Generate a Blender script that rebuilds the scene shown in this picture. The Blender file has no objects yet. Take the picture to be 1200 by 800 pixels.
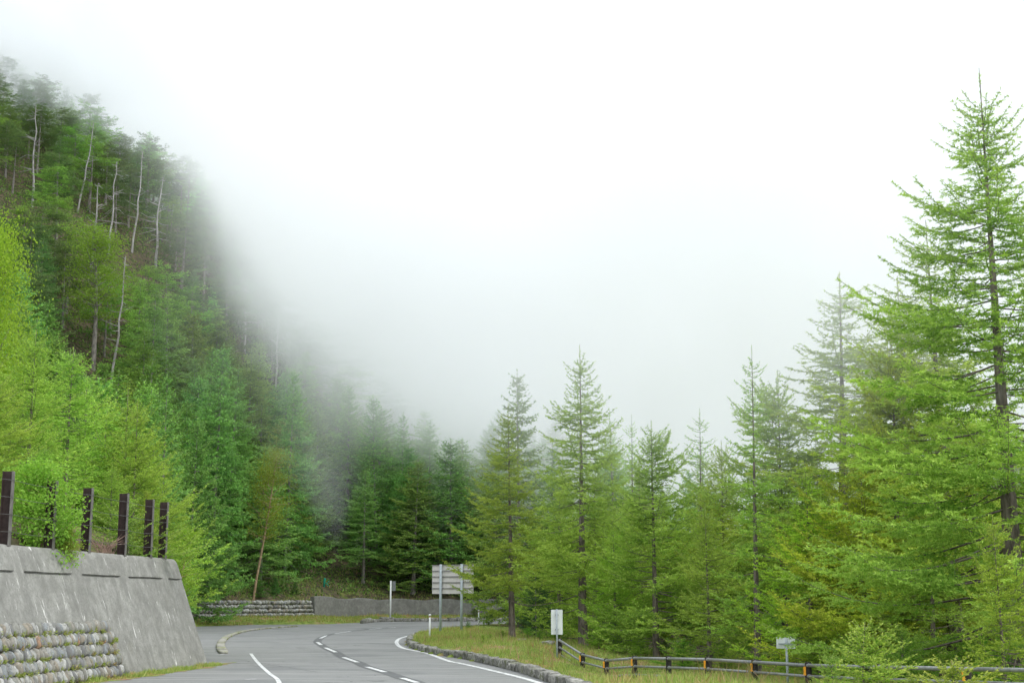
import bpy, math, random
import numpy as np
from mathutils import Vector, Matrix, noise

# ------------------------------------------------------------------ camera, world, sun, exposure
S = bpy.context.scene
C = S.collection
FPX = 1667.0                      # focal length in pixels of a 1200 px wide picture
PITCH = math.atan(305 / FPX)
CAMZ = 2.0
cam_d = bpy.data.cameras.new('camera')
cam = bpy.data.objects.new('camera', cam_d)
C.objects.link(cam)
S.camera = cam
cam.location = (0, 0, CAMZ)
cam.rotation_euler = (math.pi / 2 + PITCH, 0, 0)
cam_d.sensor_width = 36
cam_d.lens = 36 * FPX / 1200
cam_d.clip_start = 0.1
cam_d.clip_end = 4000
S.view_settings.view_transform = 'Standard'
S.view_settings.look = 'None'
S.view_settings.exposure = 0.85
S.view_settings.gamma = 1.0
S.view_settings.use_curve_mapping = False
SUN_EL, SUN_AZ = math.radians(56), math.radians(118)    # azimuth clockwise from +Y

W_ = bpy.data.worlds.new('World')
S.world = W_
W_.use_nodes = True
wn, wl = W_.node_tree.nodes, W_.node_tree.links
wn.clear()
sky = wn.new('ShaderNodeTexSky')
sky.sky_type = 'NISHITA'
sky.sun_disc = False
sky.sun_elevation = SUN_EL
sky.sun_rotation = SUN_AZ
b1 = wn.new('ShaderNodeBackground')
b1.inputs[1].default_value = 0.10
b2 = wn.new('ShaderNodeBackground')               # the closed white cloud deck
b2.inputs[0].default_value = (0.90, 0.955, 1.0, 1)
b2.inputs[1].default_value = 0.97
mx = wn.new('ShaderNodeMixShader')
mx.inputs[0].default_value = 0.93
wo = wn.new('ShaderNodeOutputWorld')
wl.new(sky.outputs[0], b1.inputs[0])
wl.new(b1.outputs[0], mx.inputs[1])
wl.new(b2.outputs[0], mx.inputs[2])
wl.new(mx.outputs[0], wo.inputs[0])

sun_d = bpy.data.lights.new('sun', 'SUN')
sun = bpy.data.objects.new('sun', sun_d)
C.objects.link(sun)
sun_d.energy = 1.4
sun_d.angle = math.radians(14)
sun_d.color = (1.0, 0.98, 0.93)
sd = Vector((math.cos(SUN_EL) * math.sin(SUN_AZ), math.cos(SUN_EL) * math.cos(SUN_AZ), math.sin(SUN_EL)))
sun.rotation_euler = sd.to_track_quat('Z', 'Y').to_euler()
sun.location = (30, -30, 60)

cy = S.cycles
cy.use_denoising = True
cy.max_bounces = 14
cy.diffuse_bounces = 5
cy.transmission_bounces = 6
cy.volume_bounces = 14
cy.transparent_max_bounces = 12
cy.volume_step_rate = 1.0
cy.volume_max_steps = 64

# ------------------------------------------------------------------ pixel rays (positions measured in the photograph)
CT, ST = math.cos(PITCH), math.sin(PITCH)


def ray(px, py):
    a, b = (px - 600) / FPX, (400 - py) / FPX
    return a, CT - b * ST, ST + b * CT


def W(px, py, Y):
    a, b, c = ray(px, py)
    return Vector((a / b * Y, Y, CAMZ + c / b * Y))


def G(px, py, z=0.0):
    a, b, c = ray(px, py)
    k = (z - CAMZ) / c
    return Vector((a * k, b * k, z))


# ------------------------------------------------------------------ generic helpers
def link(name, mesh, parent=None):
    o = bpy.data.objects.new(name, mesh)
    C.objects.link(o)
    if parent is not None:
        o.parent = parent
    return o


def tag(o, label=None, cat=None, group=None, kind=None):
    if label: o['label'] = label
    if cat: o['category'] = cat
    if group: o['group'] = group
    if kind: o['kind'] = kind
    return o


def empty(name, loc=(0, 0, 0), rz=0.0):
    o = bpy.data.objects.new(name, None)
    C.objects.link(o)
    o.location = loc
    o.rotation_euler = (0, 0, rz)
    o.empty_display_size = 0.2
    return o


class MB:
    """collects vertices and faces"""
    def __init__(s):
        s.v, s.f, s.n = [], [], 0
        s.t = []

    def add(s, v, f, tint=0.5):
        v = np.asarray(v, dtype=np.float64).reshape(-1, 3)
        s.v.append(v)
        s.f += [tuple(int(i) + s.n for i in q) for q in f]
        s.t.append(np.full(len(v), tint))
        s.n += len(v)

    def box(s, c, d, rz=0.0, tint=0.5):
        x, y, z = [q / 2 for q in d]
        P = np.array([(-x, -y, -z), (x, -y, -z), (x, y, -z), (-x, y, -z), (-x, -y, z), (x, -y, z), (x, y, z), (-x, y, z)])
        cz, sz = math.cos(rz), math.sin(rz)
        P = P @ np.array([[cz, sz, 0], [-sz, cz, 0], [0, 0, 1]]) + np.array(c)
        s.add(P, [(0, 3, 2, 1), (4, 5, 6, 7), (0, 1, 5, 4), (1, 2, 6, 5), (2, 3, 7, 6), (3, 0, 4, 7)], tint)

    def tube(s, pts, rad, k=8, caps=True, tint=0.5):
        pts = np.asarray(pts, dtype=float)
        n = len(pts)
        rad = np.broadcast_to(np.asarray(rad, dtype=float), (n,))
        T = np.gradient(pts, axis=0)
        T /= np.linalg.norm(T, axis=1)[:, None] + 1e-9
        ref = np.array([0, 0, 1.0]) if abs(T[0, 2]) < 0.9 else np.array([0, 1.0, 0])
        A = np.cross(T, ref)
        A /= np.linalg.norm(A, axis=1)[:, None] + 1e-9
        B = np.cross(T, A)
        th = np.arange(k) * 2 * math.pi / k
        V = pts[:, None, :] + rad[:, None, None] * (np.cos(th)[None, :, None] * A[:, None, :] + np.sin(th)[None, :, None] * B[:, None, :])
        f = []
        for i in range(n - 1):
            for j in range(k):
                a, b = i * k + j, i * k + (j + 1) % k
                f.append((a, a + k, b + k, b))
        if caps:
            f.append(tuple(range(k)))
            f.append(tuple((n - 1) * k + j for j in reversed(range(k))))
        s.add(V.reshape(-1, 3), f, tint)

    def mesh(s, name, mat, smooth=False):
        me = bpy.data.meshes.new(name)
        v = np.concatenate(s.v)
        me.from_pydata(v.tolist(), [], s.f)
        at = me.attributes.new('tint', 'FLOAT', 'POINT')
        at.data.foreach_set('value', np.concatenate(s.t).astype(np.float32))
        me.materials.append(mat)
        if smooth:
            me.polygons.foreach_set('use_smooth', [True] * len(me.polygons))
        me.update()
        return me

    def build(s, name, mat, parent=None, smooth=False):
        return link(name, s.mesh(name, mat, smooth), parent)


def tri_mesh(name, V, tint, mat):
    """V: (n,3,3) loose triangles, tint: (n,)"""
    n = len(V)
    me = bpy.data.meshes.new(name)
    me.vertices.add(3 * n)
    me.vertices.foreach_set('co', V.reshape(-1).astype(np.float32))
    me.loops.add(3 * n)
    me.loops.foreach_set('vertex_index', np.arange(3 * n, dtype=np.int32))
    me.polygons.add(n)
    me.polygons.foreach_set('loop_start', np.arange(0, 3 * n, 3, dtype=np.int32))
    at = me.attributes.new('tint', 'FLOAT', 'POINT')
    at.data.foreach_set('value', np.repeat(tint, 3).astype(np.float32))
    me.materials.append(mat)
    me.update(calc_edges=True)
    return me


# ------------------------------------------------------------------ materials
def new_mat(name):
    m = bpy.data.materials.new(name)
    m.use_nodes = True
    nt = m.node_tree
    nt.nodes.clear()
    out = nt.nodes.new('ShaderNodeOutputMaterial')
    return m, nt, out


class NT:
    def __init__(s, nt): s.nt = nt
    def n(s, t, **kw):
        o = s.nt.nodes.new(t)
        for k, v in kw.items(): setattr(o, k, v)
        return o
    def l(s, a, b): s.nt.links.new(a, b)
    def val(s, sock, v):
        if hasattr(v, 'is_linked') or hasattr(v, 'links'): s.l(v, sock)
        else: sock.default_value = v
    def math(s, op, a, b=None, c=None, clamp=False):
        o = s.n('ShaderNodeMath', operation=op)
        o.use_clamp = clamp
        s.val(o.inputs[0], a)
        if b is not None: s.val(o.inputs[1], b)
        if c is not None: s.val(o.inputs[2], c)
        return o.outputs[0]
    def mix(s, fac, a, b, mode='MIX'):
        o = s.n('ShaderNodeMix', data_type='RGBA', blend_type=mode)
        s.val(o.inputs[0], fac)
        s.val(o.inputs[6], a if hasattr(a, 'links') else (*a, 1) if len(a) == 3 else a)
        s.val(o.inputs[7], b if hasattr(b, 'links') else (*b, 1) if len(b) == 3 else b)
        return o.outputs[2]
    def noise(s, vec, scale, detail=4, rough=0.55, dist=0.0, out=0):
        o = s.n('ShaderNodeTexNoise')
        s.l(vec, o.inputs['Vector'])
        o.inputs['Scale'].default_value = scale
        o.inputs['Detail'].default_value = detail
        o.inputs['Roughness'].default_value = rough
        o.inputs['Distortion'].default_value = dist
        return o.outputs[out]
    def ramp(s, fac, stops):
        o = s.n('ShaderNodeMapRange')
        o.interpolation_type = 'SMOOTHSTEP'
        s.l(fac, o.inputs[0])
        o.inputs[1].default_value, o.inputs[2].default_value = stops
        return o.outputs[0]
    def scale_vec(s, vec, sc):
        o = s.n('ShaderNodeMapping')
        s.l(vec, o.inputs[0])
        o.inputs['Scale'].default_value = sc
        return o.outputs[0]
    def pos(s):
        return s.n('ShaderNodeNewGeometry').outputs['Position']
    def objco(s):
        return s.n('ShaderNodeTexCoord').outputs['Object']


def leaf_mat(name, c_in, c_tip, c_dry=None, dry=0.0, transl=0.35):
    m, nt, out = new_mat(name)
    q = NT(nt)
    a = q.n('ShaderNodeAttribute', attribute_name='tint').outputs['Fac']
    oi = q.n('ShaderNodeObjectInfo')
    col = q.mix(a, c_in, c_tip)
    if c_dry:
        nz = q.noise(q.objco(), 1.2, 3)
        col = q.mix(q.math('MULTIPLY', q.ramp(nz, (0.5, 0.7)), dry), col, c_dry)
    col = q.mix(1.0, col, oi.outputs['Color'], 'MULTIPLY')
    hs = q.n('ShaderNodeHueSaturation')
    q.l(col, hs.inputs['Color'])
    q.l(q.math('MULTIPLY_ADD', oi.outputs['Random'], 0.035, 0.478), hs.inputs['Hue'])
    q.l(q.math('MULTIPLY_ADD', oi.outputs['Random'], 0.25, 0.87), hs.inputs['Value'])
    d = q.n('ShaderNodeBsdfDiffuse')
    t = q.n('ShaderNodeBsdfTranslucent')
    mxs = q.n('ShaderNodeMixShader')
    mxs.inputs[0].default_value = transl
    q.l(hs.outputs[0], d.inputs[0])
    q.l(q.mix(1.0, hs.outputs[0], (1.2, 1.25, 0.65), 'MULTIPLY'), t.inputs[0])
    q.l(d.outputs[0], mxs.inputs[1])
    q.l(t.outputs[0], mxs.inputs[2])
    q.l(mxs.outputs[0], out.inputs[0])
    return m


def rough_mat(name, c1, c2, scale=6, stretch=(1, 1, 1), rough=0.9, bump=0.3, c3=None, s3=1.5, f3=(0.5, 0.7), tint=0.0, bdist=0.02, use_obj=True, spec=0.2, randv=0.0):
    m, nt, out = new_mat(name)
    q = NT(nt)
    v = q.scale_vec(q.objco() if use_obj else q.pos(), stretch)
    n1 = q.noise(v, scale, 6, 0.62)
    col = q.mix(q.ramp(n1, (0.3, 0.7)), c1, c2)
    if c3:
        col = q.mix(q.ramp(q.noise(v, s3, 4), f3), col, c3)
    if tint:
        a = q.n('ShaderNodeAttribute', attribute_name='tint').outputs['Fac']
        col = q.mix(1.0, col, q.mix(a, (1 - tint,) * 3, (1 + tint,) * 3), 'MULTIPLY')
    if randv:
        r = q.n('ShaderNodeObjectInfo').outputs['Random']
        col = q.mix(1.0, col, q.mix(r, (1 - randv,) * 3, (1 + randv,) * 3), 'MULTIPLY')
    p = q.n('ShaderNodeBsdfPrincipled')
    q.l(col, p.inputs['Base Color'])
    p.inputs['Roughness'].default_value = rough
    p.inputs['Specular IOR Level'].default_value = spec
    if bump:
        b = q.n('ShaderNodeBump')
        b.inputs['Strength'].default_value = bump
        b.inputs['Distance'].default_value = bdist
        q.l(n1, b.inputs['Height'])
        q.l(b.outputs[0], p.inputs['Normal'])
    q.l(p.outputs[0], out.inputs[0])
    return m


M = {}
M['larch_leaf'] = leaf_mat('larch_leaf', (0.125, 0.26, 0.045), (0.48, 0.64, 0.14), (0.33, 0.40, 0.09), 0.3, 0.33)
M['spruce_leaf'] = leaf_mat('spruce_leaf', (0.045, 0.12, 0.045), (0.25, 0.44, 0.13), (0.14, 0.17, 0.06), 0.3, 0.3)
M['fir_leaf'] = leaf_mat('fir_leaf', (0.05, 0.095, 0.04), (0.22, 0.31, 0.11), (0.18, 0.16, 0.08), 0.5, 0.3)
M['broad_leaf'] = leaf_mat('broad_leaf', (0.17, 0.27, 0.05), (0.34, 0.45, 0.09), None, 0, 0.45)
M['sapling_leaf'] = leaf_mat('sapling_leaf', (0.14, 0.30, 0.05), (0.42, 0.52, 0.15), None, 0, 0.45)
M['grass'] = leaf_mat('grass', (0.19, 0.28, 0.06), (0.42, 0.45, 0.16), (0.48, 0.29, 0.19), 0.9)
M['weed'] = leaf_mat('weed', (0.22, 0.26, 0.07), (0.50, 0.38, 0.24), (0.45, 0.22, 0.16), 0.6)
M['bark'] = rough_mat('bark', (0.08, 0.068, 0.058), (0.24, 0.20, 0.175), 9, (1, 1, 0.25), bump=0.8, bdist=0.04, c3=(0.20, 0.19, 0.17), s3=2.0, f3=(0.55, 0.75))
M['bark_grey'] = rough_mat('bark_grey', (0.13, 0.115, 0.10), (0.33, 0.30, 0.27), 8, (1, 1, 0.3), bump=0.6)
M['bark_dead'] = rough_mat('bark_dead', (0.24, 0.225, 0.21), (0.48, 0.46, 0.44), 5, (1, 1, 0.3), bump=0.4)
M['bark_birch'] = rough_mat('bark_birch', (0.30, 0.20, 0.12), (0.50, 0.36, 0.24), 5, (1, 1, 1.5), bump=0.3)
M['twig_dead'] = rough_mat('twig_dead', (0.22, 0.14, 0.11), (0.36, 0.25, 0.20), 7)


def ground_material():
    m, nt, out = new_mat('ground')
    q = NT(nt)
    p = q.pos()
    litter = q.mix(q.ramp(q.noise(p, 1.4, 6), (0.35, 0.65)), (0.045, 0.05, 0.025), (0.13, 0.10, 0.065))
    litter = q.mix(q.ramp(q.noise(p, 9, 4), (0.58, 0.75)), litter, (0.20, 0.17, 0.13))
    green = q.mix(q.ramp(q.noise(p, 2.2, 6), (0.35, 0.65)), (0.10, 0.15, 0.03), (0.21, 0.26, 0.06))
    green = q.mix(q.ramp(q.noise(p, 0.5, 4), (0.50, 0.66)), green, (0.27, 0.19, 0.10))
    a = q.n('ShaderNodeAttribute', attribute_name='tint').outputs['Fac']     # 1 grassy, 0 forest floor
    f = q.math('ADD', a, q.math('MULTIPLY_ADD', q.noise(p, 0.8, 5), 0.9, -0.45))
    col = q.mix(q.ramp(f, (0.4, 0.6)), litter, green)
    b = q.n('ShaderNodeBump')
    b.inputs['Strength'].default_value = 0.7
    b.inputs['Distance'].default_value = 0.08
    q.l(q.noise(p, 5, 6), b.inputs['Height'])
    s = q.n('ShaderNodeBsdfPrincipled')
    s.inputs['Roughness'].default_value = 0.95
    s.inputs['Specular IOR Level'].default_value = 0.1
    q.l(col, s.inputs['Base Color'])
    q.l(b.outputs[0], s.inputs['Normal'])
    q.l(s.outputs[0], out.inputs[0])
    return m


def asphalt_material():
    m, nt, out = new_mat('asphalt')
    q = NT(nt)
    p = q.pos()
    col = q.mix(q.ramp(q.noise(p, 25, 4, 0.7), (0.3, 0.7)), (0.135, 0.138, 0.137), (0.235, 0.236, 0.23))
    # long transverse streaks and seams of an old surface
    v = q.scale_vec(p, (0.18, 1.6, 1))
    col = q.mix(q.math('MULTIPLY', q.ramp(q.noise(v, 1.1, 5, 0.6), (0.42, 0.68)), 0.75), col, (0.26, 0.26, 0.25))
    col = q.mix(q.math('MULTIPLY', q.ramp(q.noise(p, 0.22, 3), (0.5, 0.7)), 0.5), col, (0.115, 0.12, 0.122))
    # thin cracks
    vo = q.n('ShaderNodeTexVoronoi', feature='DISTANCE_TO_EDGE')
    vv = q.scale_vec(p, (0.10, 0.55, 1))
    wob = q.noise(p, 0.9, 4, 0.6, out=1)
    av = q.n('ShaderNodeVectorMath', operation='MULTIPLY_ADD')
    q.l(wob, av.inputs[0]); av.inputs[1].default_value = (0.5, 0.5, 0); q.l(vv, av.inputs[2])
    q.l(av.outputs[0], vo.inputs['Vector'])
    vo.inputs['Scale'].default_value = 0.9
    ck = q.math('SUBTRACT', 1.0, q.ramp(vo.outputs['Distance'], (0.004, 0.024)))
    ck = q.math('MULTIPLY', ck, q.ramp(q.noise(p, 0.35, 2), (0.42, 0.6)))
    col = q.mix(q.math('MULTIPLY', ck, 0.75), col, (0.05, 0.05, 0.05))
    b = q.n('ShaderNodeBump')
    b.inputs['Strength'].default_value = 0.35
    b.inputs['Distance'].default_value = 0.01
    q.l(q.noise(p, 40, 3), b.inputs['Height'])
    s = q.n('ShaderNodeBsdfPrincipled')
    s.inputs['Specular IOR Level'].default_value = 0.35
    q.l(q.math('MULTIPLY_ADD', q.noise(p, 0.6, 4), 0.3, 0.55), s.inputs['Roughness'])
    q.l(col, s.inputs['Base Color'])
    q.l(b.outputs[0], s.inputs['Normal'])
    q.l(s.outputs[0], out.inputs[0])
    return m


def paint_material():
    m, nt, out = new_mat('road_paint')
    q = NT(nt)
    p = q.pos()
    w = q.ramp(q.noise(p, 5, 6, 0.8), (0.42, 0.60))
    col = q.mix(q.math('MULTIPLY', w, 0.85), (0.74, 0.75, 0.74), (0.22, 0.22, 0.22))
    s = q.n('ShaderNodeBsdfPrincipled')
    s.inputs['Roughness'].default_value = 0.6
    q.l(col, s.inputs['Base Color'])
    q.l(s.outputs[0], out.inputs[0])
    return m


def concrete_material(name, base, dark, streak, run=0.38):
    m, nt, out = new_mat(name)
    q = NT(nt)
    p = q.pos()
    col = q.mix(q.ramp(q.noise(p, 3.0, 7, 0.65), (0.3, 0.7)), base, dark)
    sv = q.scale_vec(p, (1, 1.7, 0.16))
    col = q.mix(q.math('MULTIPLY', q.ramp(q.noise(sv, 1.6, 5, 0.6), (0.45, 0.70)), run), col, tuple(c * 0.62 for c in dark))
    col = q.mix(q.math('MULTIPLY', q.ramp(q.noise(p, 16, 5, 0.75), (0.45, 0.7)), 0.65), col, tuple(c * 0.6 for c in dark))
    # white lime runs
    lv = q.scale_vec(p, (1, 2.4, 0.35))
    lim = q.math('MULTIPLY', q.ramp(q.noise(lv, 2.1, 6, 0.7, 0.6), (0.62, 0.67)), streak)
    col = q.mix(lim, col, (0.72, 0.71, 0.68))
    col = q.mix(q.math('MULTIPLY', q.ramp(q.noise(p, 0.8, 4), (0.6, 0.75)), 0.4), col, (0.19, 0.19, 0.13))
    col = q.mix(q.math('MULTIPLY', q.ramp(q.noise(p, 0.9, 6, 0.6, 1.0), (0.45, 0.62)), 0.45), col, tuple(c * 0.72 for c in dark))
    b = q.n('ShaderNodeBump')
    b.inputs['Strength'].default_value = 0.5
    b.inputs['Distance'].default_value = 0.02
    q.l(q.noise(p, 14, 7, 0.7), b.inputs['Height'])
    s = q.n('ShaderNodeBsdfPrincipled')
    s.inputs['Roughness'].default_value = 0.9
    s.inputs['Specular IOR Level'].default_value = 0.2
    q.l(col, s.inputs['Base Color'])
    q.l(b.outputs[0], s.inputs['Normal'])
    q.l(s.outputs[0], out.inputs[0])
    return m


def stone_material(name, stuff, dim=1.0):
    """rounded field stones: hue differs from stone to stone"""
    m, nt, out = new_mat(name)
    q = NT(nt)
    p = q.pos()
    r = q.n('ShaderNodeAttribute', attribute_name='tint').outputs['Fac'] if stuff else q.n('ShaderNodeObjectInfo').outputs['Random']
    cr = q.n('ShaderNodeValToRGB')
    cr.color_ramp.interpolation = 'CONSTANT'
    e = cr.color_ramp.elements
    cols = [(0, (0.30, 0.30, 0.27)), (0.18, (0.42, 0.42, 0.40)), (0.36, (0.33, 0.31, 0.27)), (0.50, (0.22, 0.22, 0.22)),
            (0.62, (0.52, 0.52, 0.50)), (0.76, (0.30, 0.32, 0.33)), (0.90, (0.34, 0.30, 0.24)), (0.985, (0.42, 0.26, 0.17))]
    e[0].position, e[0].color = cols[0][0], (*cols[0][1], 1)
    e[1].position, e[1].color = cols[1][0], (*cols[1][1], 1)
    for a, c in cols[2:]:
        k = e.new(a); k.color = (*c, 1)
    q.l(r, cr.inputs[0])
    if dim < 1: cr = type('o', (), {'outputs': [q.mix(1.0, cr.outputs[0], (dim,) * 3, 'MULTIPLY')]})()
    col = q.mix(q.math('MULTIPLY', q.ramp(q.noise(p, 12, 6, 0.7), (0.4, 0.7)), 0.7), cr.outputs[0], (0.17, 0.17, 0.15))
    col = q.mix(q.math('MULTIPLY', q.ramp(q.noise(p, 7, 5, 0.7), (0.58, 0.7)), 0.6), col, (0.60, 0.60, 0.57))
    col = q.mix(q.math('MULTIPLY', q.ramp(q.noise(p, 2.4, 4), (0.6, 0.72)), 0.5), col, (0.13, 0.15, 0.05))
    b = q.n('ShaderNodeBump')
    b.inputs['Strength'].default_value = 0.6
    b.inputs['Distance'].default_value = 0.02
    q.l(q.noise(p, 18, 5), b.inputs['Height'])
    s = q.n('ShaderNodeBsdfPrincipled')
    s.inputs['Roughness'].default_value = 0.85
    s.inputs['Specular IOR Level'].default_value = 0.25
    q.l(col, s.inputs['Base Color'])
    q.l(b.outputs[0], s.inputs['Normal'])
    q.l(s.outputs[0], out.inputs[0])
    return m


M['ground'] = ground_material()
M['asphalt'] = asphalt_material()
M['paint'] = paint_material()
M['seal'] = rough_mat('seal', (0.085, 0.088, 0.09), (0.12, 0.122, 0.122), 12, use_obj=False, rough=0.6, bump=0.2, bdist=0.01)
M['concrete'] = concrete_material('concrete', (0.32, 0.318, 0.295), (0.225, 0.223, 0.205), 0.9)
M['concrete_far'] = concrete_material('concrete_far', (0.26, 0.255, 0.24), (0.17, 0.168, 0.155), 0.25, 0.22)
M['stone'] = stone_material('stone', False, 0.8)
M['stone_far'] = stone_material('stone_far', True)
M['stone_dim'] = stone_material('stone_dim', True, 0.85)
M['mortar'] = rough_mat('mortar', (0.05, 0.05, 0.04), (0.11, 0.11, 0.09), 8, use_obj=False, c3=(0.10, 0.13, 0.04), s3=2.2, f3=(0.5, 0.6))
M['kerb'] = rough_mat('kerb', (0.14, 0.14, 0.125), (0.36, 0.35, 0.32), 7, use_obj=False, bump=1.0, bdist=0.05, c3=(0.13, 0.14, 0.08), s3=3.0, f3=(0.52, 0.66), randv=0.25)
M['kerb_pale'] = rough_mat('kerb_pale', (0.26, 0.25, 0.22), (0.37, 0.36, 0.32), 6, use_obj=False, c3=(0.20, 0.22, 0.09), s3=1.5, f3=(0.5, 0.6), randv=0.15)
M['soil'] = rough_mat('soil', (0.20, 0.11, 0.07), (0.30, 0.20, 0.13), 6, use_obj=False, c3=(0.20, 0.26, 0.06), s3=1.6, f3=(0.45, 0.6))
M['brown_steel'] = rough_mat('brown_steel', (0.030, 0.020, 0.018), (0.055, 0.038, 0.034), 6, rough=0.6, bump=0.1)
M['lit_steel_edge'] = rough_mat('lit_steel_edge', (0.11, 0.10, 0.095), (0.19, 0.18, 0.17), 6, rough=0.5, bump=0.1)  # galvanised right flange, the light it catches painted in as a paler grey
M['cable'] = rough_mat('cable', (0.07, 0.07, 0.065), (0.13, 0.125, 0.12), 20, rough=0.5, bump=0)
M['galv'] = rough_mat('galv', (0.30, 0.35, 0.38), (0.42, 0.46, 0.48), 10, rough=0.45, bump=0.05, spec=0.4)
M['rail'] = rough_mat('rail', (0.19, 0.20, 0.20), (0.30, 0.31, 0.31), 9, rough=0.5, bump=0.1, spec=0.4)
M['post_dark'] = rough_mat('post_dark', (0.020, 0.018, 0.017), (0.05, 0.045, 0.042), 14, rough=0.7, bump=0.4)
M['orange'] = rough_mat('orange', (0.85, 0.33, 0.01), (0.95, 0.42, 0.02), 12, rough=0.35, bump=0, spec=0.5)
M['white'] = rough_mat('white', (0.72, 0.73, 0.72), (0.82, 0.83, 0.82), 8, rough=0.5, bump=0.05)
M['sign_back'] = rough_mat('sign_back', (0.56, 0.53, 0.50), (0.66, 0.63, 0.60), 3, rough=0.5, bump=0.05)
M['sign_white'] = rough_mat('sign_white', (0.68, 0.71, 0.71), (0.80, 0.83, 0.83), 3, rough=0.4, bump=0.03)
M['beam'] = rough_mat('beam', (0.22, 0.21, 0.21), (0.30, 0.29, 0.29), 8, rough=0.5, bump=0.05)
M['grey_box'] = rough_mat('grey_box', (0.17, 0.18, 0.18), (0.24, 0.25, 0.25), 8, rough=0.5)
M['red_tape'] = rough_mat('red_tape', (0.45, 0.16, 0.08), (0.55, 0.25, 0.14), 8, rough=0.4)
M['green_paint'] = rough_mat('green_paint', (0.02, 0.26, 0.16), (0.04, 0.36, 0.24), 8, rough=0.5)
M['rock'] = rough_mat('rock', (0.15, 0.15, 0.14), (0.34, 0.33, 0.31), 3, use_obj=False, bump=0.8, bdist=0.05)

# ------------------------------------------------------------------ plan of the place
def wall_x(Y):                                            # foot of the near retaining wall
    return -9.87 + 0.10 * (Y - 47.5)


WALL_END, WALL_TOP = 47.5, 3.39
kerb_px = [(650, 799), (610, 786), (550, 772), (512, 766), (487, 759), (481, 754), (484, 748), (500, 742.5), (520, 739), (560, 735), (600, 733)]
kerb_line = [G(*p) for p in kerb_px]
right_edge = [Vector((16, -60, 0)), Vector((8.5, -12, 0)), Vector((6.0, 5, 0)), Vector((3.4, 20, 0)), Vector((1.9, 30, 0))] + kerb_line + [Vector((5.5, 131, 0)), Vector((30, 137, 0)), Vector((90, 150, 0))]
far_px = [(640, 726.2), (580, 727), (500, 727), (440, 727.6), (415, 729.5), (375, 731), (300, 731.5), (236, 733.5)]
far_edge = [Vector((90, 182, 0)), Vector((30, 168, 0))] + [G(*p) for p in far_px]
left_edge = [Vector((-27, 100, 0)), Vector((-21, 75, 0)), Vector((-14, 56, 0)), Vector((-10.2, 48.2, 0)), Vector((wall_x(47.5) + .1, 47.5, 0)),
             Vector((wall_x(30) + .1, 30, 0)), Vector((wall_x(0), 0, 0)), Vector((wall_x(-60), -60, 0))]
foot = [Vector((wall_x(-80) - 1.2, -80, 0)), Vector((wall_x(20) - 1.2, 20, 0)), Vector((wall_x(47.5) - 1.4, 47.5, 0)), Vector((-16, 56, 0)), Vector((-23, 75, 0)), Vector((-29, 100, 0))]
SW0, SW1 = W(222, 728, 129), W(366, 727, 150)
CW1 = W(600, 721, 163)
CWM = [W(420, 720, 157), W(470, 720, 160), W(530, 720, 162)]
foot += [Vector((SW0.x - 1.5, SW0.y + .6, 0)), Vector((SW1.x, SW1.y + .6, 0))] + [Vector((p.x, p.y + .6, 0)) for p in CWM + [CW1]] + [ Vector((30, 180, 0)), Vector((90, 200, 0)), Vector((400, 320, 0))]


def catmull(pts, n=6):
    P = [Vector(p) for p in pts]
    P = [P[0] * 2 - P[1]] + P + [P[-1] * 2 - P[-2]]
    o = []
    for i in range(1, len(P) - 2):
        for k in range(n):
            t = k / n
            a, b, c, d = P[i - 1], P[i], P[i + 1], P[i + 2]
            o.append(0.5 * ((2 * b) + (c - a) * t + (2 * a - 5 * b + 4 * c - d) * t * t + (3 * b - a - 3 * c + d) * t ** 3))
    o.append(P[-2])
    return o


def seg_dist(px, py, poly):
    """distance to the polyline, and the side (+ = left of its direction)"""
    best = np.full(px.shape, 1e9)
    side = np.zeros(px.shape)
    for a, b in zip(poly[:-1], poly[1:]):
        dx, dy = b.x - a.x, b.y - a.y
        L2 = dx * dx + dy * dy + 1e-9
        t = np.clip(((px - a.x) * dx + (py - a.y) * dy) / L2, 0, 1)
        ex, ey = px - a.x - t * dx, py - a.y - t * dy
        d = np.hypot(ex, ey)
        s = np.sign(dx * (py - a.y) - dy * (px - a.x))
        m = d < best - 1e-9
        best = np.where(m, d, best)
        side = np.where(m, s, side)
    return best * side


def inside(px, py, poly):
    r = np.zeros(px.shape, bool)
    n = len(poly)
    for i in range(n):
        a, b = poly[i], poly[(i + 1) % n]
        c = ((a.y > py) != (b.y > py)) & (px < (b.x - a.x) * (py - a.y) / (b.y - a.y + 1e-12) + a.x)
        r ^= c
    return r


kerb_s = catmull(kerb_line, 5)
right_s = right_edge[:5] + kerb_s + right_edge[-3:]
road_poly = right_s + far_edge + left_edge


def sstep(a, b, x):
    t = np.clip((x - a) / (b - a), 0, 1)
    return t * t * (3 - 2 * t)


def vnoise(x, y, s, seed=0):
    """cheap smooth value noise, vectorised"""
    x, y = np.asarray(x) * s + 17.3 * seed, np.asarray(y) * s - 9.1 * seed
    xi, yi = np.floor(x), np.floor(y)
    def h(a, b):
        v = np.sin(a * 127.1 + b * 311.7 + seed * 74.7) * 43758.5453
        return v - np.floor(v)
    fx, fy = x - xi, y - yi
    fx, fy = fx * fx * (3 - 2 * fx), fy * fy * (3 - 2 * fy)
    return (h(xi, yi) * (1 - fx) + h(xi + 1, yi) * fx) * (1 - fy) + (h(xi, yi + 1) * (1 - fx) + h(xi + 1, yi + 1) * fx) * fy


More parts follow.
